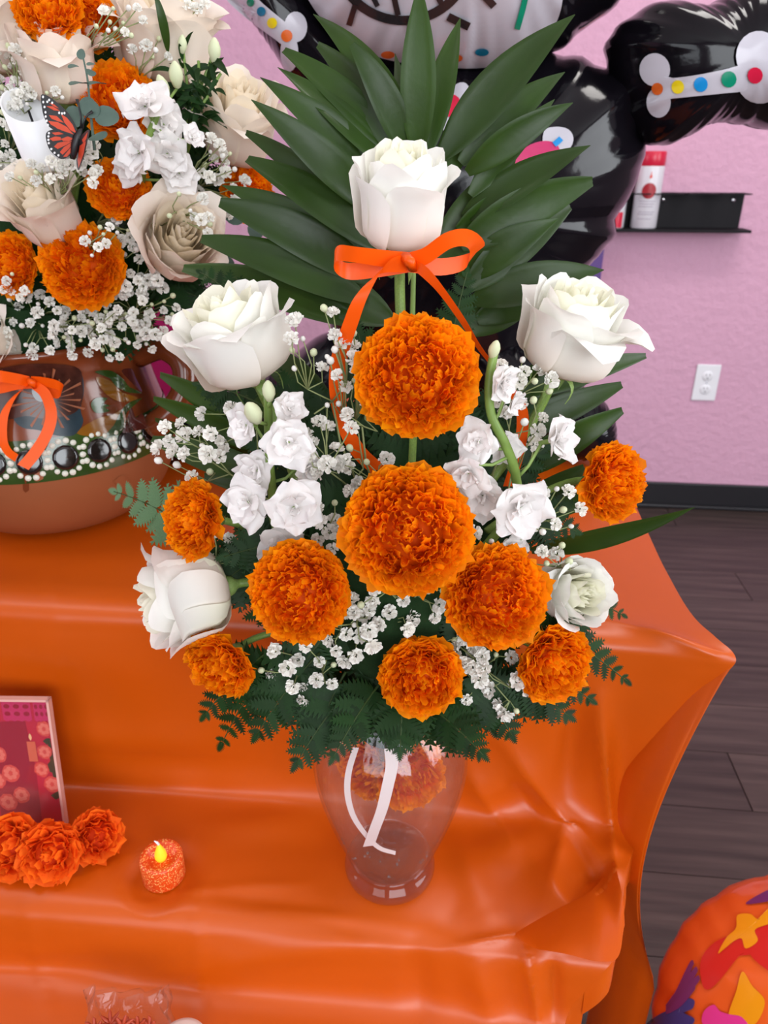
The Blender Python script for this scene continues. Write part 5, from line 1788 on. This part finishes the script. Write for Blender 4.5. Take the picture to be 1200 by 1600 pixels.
fr_plate('flame_print', [(245, 305), (254, 325), (246, 342), (237, 326)], M_PFLAM, .0004, n=16)

for i, (lb, x, y, d, ax) in enumerate((('orange tissue paper flower cut by the left edge in front of the frame', 12, 1326, 96, (-.1, -.8, .6)), ('orange tissue paper flower in the middle before the frame', 76, 1334, 92, (.1, -.8, .55)),
                                      ('orange tissue paper flower at the lower right corner of the frame', 151, 1308, 78, (.45, -.7, .55)))):
    c = PZ(x, y + d * .36, ZL + .004)
    c = Vector((c.x, c.y - .0, ZL + .40 * d * MPP(c)))
    c = P(x, y, c.y)
    if c.z < ZL + .41 * d * MPP(c):
        c.z = ZL + .41 * d * MPP(c)
    pom('paper_flower', lb, 'paper flower', 0, 0, 0, d, ax, 400 + i, n=64, depth=.30, loose=2.6, material=M_PAPER, c_tip=(1.0, .17, .012), c_base=(.85, .06, .004), calyx=False, loc=c, outer=14)

tb = PZ(257, 1368, ZL)
tl = thing('tea_light', 'orange glitter tea light with a glowing yellow flame bulb', 'candle', (tb.x, tb.y, ZL + .0005))
rt_ = 32.5 * MPP(tb)
lathe('candle_body', [(.0005, 0), (rt_ * .96, 0), (rt_, .001), (rt_, .0225), (rt_ * .95, .0245), (rt_ * .72, .0240), (rt_ * .60, .0205), (.0005, .0200)], M_GLITTER, tl, 40)
lathe('flame_bulb', [(.0005, .0195), (.0040, .0200), (.0052, .0235), (.0048, .0275), (.0032, .0320), (.0016, .0360), (.0004, .0390)], M_FLAME, tl, 20)
tube('flame_tip', [np.array((0, 0, .0375)), np.array((-.0012, 0, .0400)), np.array((-.0032, 0, .0418))], [.0012, .0010, .0004], M_CANDLE, tl, 6)

# ------------------------------------------------------------------ front step: bag of star anise and a pale candle
bagc = PZ(207, 1655, ZS + .002)
bag = thing('spice_bag', 'clear cellophane bag of star anise at the bottom edge', 'bag', (bagc.x, bagc.y, ZS + .001))
rs = np.random.RandomState(77)
vs = []
NB = 40
for k in range(18):
    t = k / 17
    for i in range(NB):
        a = 2 * math.pi * i / NB
        w = .034 * (1 - .12 * t) * (1 + .05 * math.sin(a * 3 + k))
        dth = .020 * (1 - t) ** .7 + .0022
        pl = .0018 * math.sin(a * 9 + 2 * math.sin(t * 7)) * (.3 + t)
        vs.append((w * math.cos(a) + pl, dth * math.sin(a) + .018 * t + pl, .002 + .056 * t + .004 * math.cos(a * 2) * t))
f = grid_faces(NB, 18, 0, True) + [tuple(range(NB))[::-1]]
ob('cellophane_bag', mk_mesh('cellophane_bag', vs, f, M_CELLO), bag)
tw = [np.array((.012, -.024, .040)), np.array((.022, -.028, .050)), np.array((.036, -.026, .052)), np.array((.046, -.022, .060))]
tube('twist_tie', catmull(tw, 16), .0006, M_WPLAST, bag, 5)


def anise_mesh():
    mm = MB()
    for k in range(8):
        a = k * math.pi / 4
        d = np.array((math.cos(a), math.sin(a), .18))
        mm.tube([d * .05, d * .4 + np.array((0, 0, .05)), d * .8, d * 1.0 + np.array((0, 0, .1))], [.09, .17, .13, .02], 6)
    return mm.mesh('star', M_ANISE)


AN = anise_mesh()
for i in range(7):
    p = Vector((rs.uniform(-.024, .022), rs.uniform(-.010, .008), .010 + .020 * rs.rand()))
    if i < 5:
        p = Vector((-.020 + .0105 * i, -.004 + .003 * (i % 2), .045 + .003 * ((i * 7) % 3)))
    o = ob('star_anise', AN, None, frame_to((rs.uniform(-.5, .5), rs.uniform(-1, 0), rs.uniform(.2, 1)), rs.uniform(0, 6), bag.location + p, rs.uniform(.0085, .011)))
    tag(o, 'reddish brown star anise pod inside the cellophane bag', 'star anise', 'star anise pods in the bag')
wc = PZ(290, 1662, ZS + .004)
wx = thing('round_candle', 'pale round candle beside the spice bag at the bottom edge', 'candle', (wc.x, wc.y, ZS + .001))
rw_ = 40 * MPP(wc)
lathe('wax_body', [(.0005, 0), (rw_ * .95, 0), (rw_, .002), (rw_, .026), (rw_ * .96, .029), (rw_ * .80, .0305), (.0005, .031)], M_WPLATE, wx, 40)

# ------------------------------------------------------------------ printed floral foil balloon at the lower right
fc = Vector((.518, .475, .185))
fax = Vector((-.45, -.62, .66)).normalized()
FB = frame_to(fax, 0, fc, 1)
# rest on the floor
RB, DB = .205, .105
lowest = min((FB @ Vector((RB * math.cos(a), RB * math.sin(a), 0))).z for a in np.linspace(0, 6.28, 60))
low2 = fc.z - math.sqrt((RB * math.sqrt(max(0, 1 - fax.z ** 2))) ** 2 + (DB * fax.z) ** 2)
FB = Matrix.Translation((0, 0, -low2 + .001)) @ FB
fb = thing('floral_balloon', 'orange floral print foil balloon at the lower right corner', 'balloon', M=FB)
rs = np.random.RandomState(5)
n = 120
tg = np.linspace(0, 2 * math.pi, n, endpoint=False)
ns = sum(rs.uniform(.4, 1) * np.sin(tg * f_ + rs.uniform(0, 6.28)) for f_ in (19, 27, 37)) / 2
for nm, sg in (('front_panel', 1), ('back_panel', -1)):
    vs = []
    for t in np.sin(np.linspace(0, math.pi / 2, 18))[1:]:
        for i in range(n):
            r_ = RB * t * (1 + .012 * ns[i] * t ** 5)
            vs.append((r_ * math.cos(tg[i]), r_ * math.sin(tg[i]), sg * DB * math.sqrt(max(0, 1 - t * t)) * (1 + .12 * ns[i] * t ** 6)))
    vs.append((0, 0, sg * DB))
    f = grid_faces(n, 17, 0, True) + [(len(vs) - 1, i, (i + 1) % n) for i in range(n)]
    ob(nm, mk_mesh(nm, vs, f, M_FO_OR if sg > 0 else M_FO_PUR), fb)


def fb_at(px, py, off=.0016):
    """pixel -> local point on the front of the floral balloon"""
    o_ = FB.inverted() @ Vector((0, 0, HC))
    d_ = FB.to_3x3().inverted() @ (P(px, py, 1.0) - Vector((0, 0, HC)))
    A = Vector((o_.x / (RB + off), o_.y / (RB + off), o_.z / (DB + off)))
    Bv = Vector((d_.x / (RB + off), d_.y / (RB + off), d_.z / (DB + off)))
    a, b_, c = Bv.dot(Bv), 2 * A.dot(Bv), A.dot(A) - 1
    q = b_ * b_ - 4 * a * c
    k = (-b_ - math.sqrt(max(0, q))) / (2 * a)
    return o_ + d_ * k


def fb_decal(name, pts, material, off=.0016, sm=36):
    pts = catmull(pts, sm, True)
    v, f = fan_poly(pts, lambda a, b_: fb_at(a, b_, off), 6)
    return ob(name, mk_mesh(name, v, f, material), fb)


fb_decal('red_petal', [(1098, 1540), (1095, 1500), (1120, 1470), (1165, 1455), (1215, 1440), (1245, 1480), (1190, 1490), (1160, 1490), (1130, 1525), (1110, 1545)], M_FO_RED)
fb_decal('red_petal', [(1170, 1485), (1210, 1460), (1260, 1480), (1250, 1540), (1205, 1520)], M_FO_RED, .0018)
fb_decal('yellow_flower', [(1122, 1490), (1135, 1465), (1150, 1450), (1152, 1430), (1172, 1428), (1185, 1436), (1200, 1420), (1215, 1418), (1208, 1440), (1180, 1452), (1184, 1470), (1165, 1482), (1158, 1466), (1140, 1475)], M_FO_YEL, .0024, 60)
fb_decal('gold_leaf', [(1138, 1588), (1150, 1550), (1160, 1518), (1175, 1540), (1195, 1565), (1180, 1600), (1150, 1605)], M_FO_YEL, .0018)
fb_decal('blue_flower', [(1010, 1602), (1030, 1585), (1060, 1572), (1065, 1560), (1084, 1562), (1082, 1576), (1068, 1582), (1085, 1592), (1075, 1606), (1040, 1612)], M_FO_BLU, .002, 50)
for i, (x, y) in enumerate(((1084, 1505), (1090, 1515), (1093, 1528), (1086, 1542))):
    fb_decal('violet_stroke', [(1040, 1572 + 4 * i), (1055, 1550 + 4 * i), (x - 6, y - 2), (x, y), (x - 3, y + 8), (1062, 1562 + 4 * i)], M_FO_PUR, .002 + .0002 * i, 26)
fb_decal('pink_flower', [(1098, 1600), (1100, 1580), (1115, 1570), (1125, 1580), (1140, 1585), (1160, 1590), (1170, 1612), (1120, 1618)], M_FO_PNK, .0021)
fb_decal('purple_patch', [(1165, 1412), (1185, 1398), (1210, 1388), (1240, 1392), (1215, 1404), (1190, 1410)], M_FO_PUR, .002)

# ------------------------------------------------------------------ on the pink wall
def on_wall(px, py, d=0.0):
    """point on the back wall, d metres in front of it"""
    u, v = (px - 600) / F_PX, (py - 800) / F_PX
    dr = (u, CP - v * SP, -(SP + v * CP))
    k = (2.34 - ROT * 1.15 - d) / (dr[1] - ROT * dr[0])
    return Vector((dr[0] * k, dr[1] * k, HC + dr[2] * k))


WI = MW.inverted()


def wl_(px, py, d=0.0):
    return WI @ on_wall(px, py, d)


# outlet
a, b_ = wl_(1084, 625), wl_(1122, 569)
oc = (a + b_) / 2
op = thing('wall_outlet', 'white double power outlet plate on the pink wall', 'outlet', M=MW @ Matrix.Translation((oc.x, 0, oc.z)))
w2, h2 = .038, .060
box_obj('cover_plate', (-w2, -.007, -h2), (w2, 0, h2), M_WPLAST, op, .003)
for s in (-1, 1):
    v, f = lathe_vf([(.0005, .0095), (.015, .0095), (.0165, .0085), (.0168, .006)], 24)
    soc = ob('socket', mk_mesh('socket', v, f, M_WPLAST), op, Matrix.Translation((0, 0, s * .022)) @ Matrix.Rotation(math.pi / 2, 4, 'X'))
    for dx in (-.0055, .0055):
        m = MB()
        m.box((dx - .001, .001, .0094), (dx + .001, .008, .0100))
        m.build('slot', M_DARKSLOT, soc, smooth=False)
    v, f = lathe_vf([(.0005, .0100), (.0022, .0100), (.0023, .0094)], 10)
    ob('ground_hole', mk_mesh('ground_hole', v, f, M_DARKSLOT), soc, Matrix.Translation((0, -.0065, 0)))
v, f = lathe_vf([(.0005, .009), (.003, .0085), (.0032, .0065)], 10)
ob('screw', mk_mesh('screw', v, f, M_STEEL), op, Matrix.Rotation(math.pi / 2, 4, 'X'))

# bottle rack
dep = .085
s_r, s_b = wl_(1152, 357, .0), wl_(1160, 300, .0)
z0, z1 = wl_(1150, 362, dep).z, wl_(1160, 301, .0).z
x1 = wl_(1158, 330).x
x0 = x1 - .62
rack = thing('bottle_rack', 'black metal bottle rack shelf on the pink wall', 'shelf', M=MW @ Matrix.Translation((x1, 0, z0)))
hh = z1 - z0
ww_ = x1 - x0
box_obj('back_plate', (-ww_, -.004, 0), (0, -.001, hh), M_BLACK, rack)
box_obj('bottom_ledge', (-ww_, -dep, -.004), (.012, 0, .004), M_BLACK, rack, .001)
for s in range(2):
    ob('screw', mk_mesh('screw', *lathe_vf([(.0005, .010), (.005, .009), (.0065, .005)], 12), M_STEEL), rack, Matrix.Translation((-.03 - .2 * s, 0, hh * .80)) @ Matrix.Rotation(math.pi / 2, 4, 'X'))
# upper ledge with round holes
m = MB()
hole, pitch_ = .037, .092
nh = 6
for i in range(nh):
    cx = -.05 - i * pitch_
    N_ = 28
    vs = []
    for k in range(N_):
        a = 2 * math.pi * k / N_
        vs.append((cx + hole * math.cos(a), -dep / 2 - .002 + hole * .9 * math.sin(a)))
    sq = []
    for k in range(N_):
        a = 2 * math.pi * k / N_
        mx = max(abs(math.cos(a)), abs(math.sin(a)))
        sq.append((cx + pitch_ / 2 * math.cos(a) / mx, -dep / 2 - .002 + (dep / 2) * math.sin(a) / mx))
    V3 = [(p[0], p[1], hh) for p in vs] + [(p[0], p[1], hh) for p in sq] + [(p[0], p[1], hh - .003) for p in vs] + [(p[0], p[1], hh - .003) for p in sq]
    F3 = []
    for k in range(N_):
        j = (k + 1) % N_
        F3 += [(k, j, N_ + j, N_ + k), (2 * N_ + j, 2 * N_ + k, 3 * N_ + k, 3 * N_ + j), (j, k, 2 * N_ + k, 2 * N_ + j), (N_ + k, N_ + j, 3 * N_ + j, 3 * N_ + k)]
    m.add(V3, F3)
m.build('top_ledge', M_BLACK, rack, smooth=False)


def bottle(label, px_bot, py_bot, hgt, r_, variant, slot=None):
    b = thing('spray_bottle', label, 'bottle')
    if slot is not None:
        q = Vector((slot, -dep / 2 - .002, .0045))
    b.matrix_world = MW @ Matrix.Translation((x1, 0, z0)) @ Matrix.Translation(q)
    lathe('bottle_body', [(.0005, 0), (r_ * .92, 0), (r_, .004), (r_, hgt * .80), (r_ * .97, hgt * .82), (.0005, hgt * .82)], M_BOTTLE, b, 28)
    lathe('cap', [(r_ * .98, hgt * .815), (r_ * 1.0, hgt * .82), (r_ * 1.0, hgt * .985), (r_ * .95, hgt), (.0005, hgt)], M_BCAP, b, 28)

    def cyl(name, a0, a1, h0, h1, mt, off=.0006):
        vs = []
        for h in (h0, h1):
            for k in range(10):
                a = a0 + (a1 - a0) * k / 9
                vs.append(((r_ + off) * math.cos(a), (r_ + off) * math.sin(a), h))
        ob(name, mk_mesh(name, vs, grid_faces(10, 2), mt), b)
    c = -math.pi / 2 - .15
    if variant == 0:
        vs = [((r_ + .0007) * math.cos(c + .55 * math.cos(k * .393)), (r_ + .0007) * math.sin(c + .55 * math.cos(k * .393)), hgt * .50 + .021 * math.sin(k * .393)) for k in range(16)]
        cen = ((r_ + .003) * math.cos(c), (r_ + .003) * math.sin(c), hgt * .50)
        ob('red_seal', mk_mesh('red_seal', vs + [cen], [(16, k, (k + 1) % 16) for k in range(16)], M_BRED), b)
        cyl('logo_stroke', c - .08, c + .10, hgt * .66, hgt * .70, M_PCORAL)
        cyl('logo_stroke', c - .02, c + .04, hgt * .69, hgt * .74, M_PCORAL)
        for i, h in enumerate((.36, .325, .29, .22, .19, .13)):
            cyl('text_line', c - .65 + .05 * (i % 2), c + .65 - .1 * (i % 3), hgt * h, hgt * (h + .012), M_BGREY)
    else:
        cyl('red_panel', c - .9, c + .9, hgt * .02, hgt * .30, M_BCAP)
        for i, h in enumerate((.60, .55, .50, .42)):
            cyl('text_line', c - .6, c + .6, hgt * h, hgt * (h + .012), M_BGREY)
    return b


sx_ = (wl_(1005, 350, dep / 2)).x - x1
bottle('white spray bottle with red cap and round red seal in the rack', 0, 0, .205, .037, 0, slot=sx_)
bottle('white bottle with a red base panel half hidden behind the balloon', 0, 0, .150, .035, 1, slot=sx_ - pitch_)

# purple box hung on the wall behind the balloon
pa, pb_ = wl_(939, 395), wl_(921, 560)
pur = thing('purple_display_box', 'purple boxed item with a gold strip on the wall behind the balloon', 'box', M=MW @ Matrix.Translation((pa.x, 0, pb_.z)))
ph_ = pa.z - pb_.z
box_obj('box_body', (-.22, -.05, 0), (0, 0, ph_ + .02), M_PURPLE, pur, .003)
box_obj('gold_strip', (.0, -.040, ph_ * .42), (.0015, -.012, ph_ * .75), M_GOLD, pur)
box_obj('pink_strip', (.0, -.040, ph_ * .80), (.0015, -.010, ph_ * .98), M_PINKC, pur)
box_obj('gold_strip', (-.016, -.0515, ph_ * .42), (-.002, -.050, ph_ * .78), M_GOLD, pur)
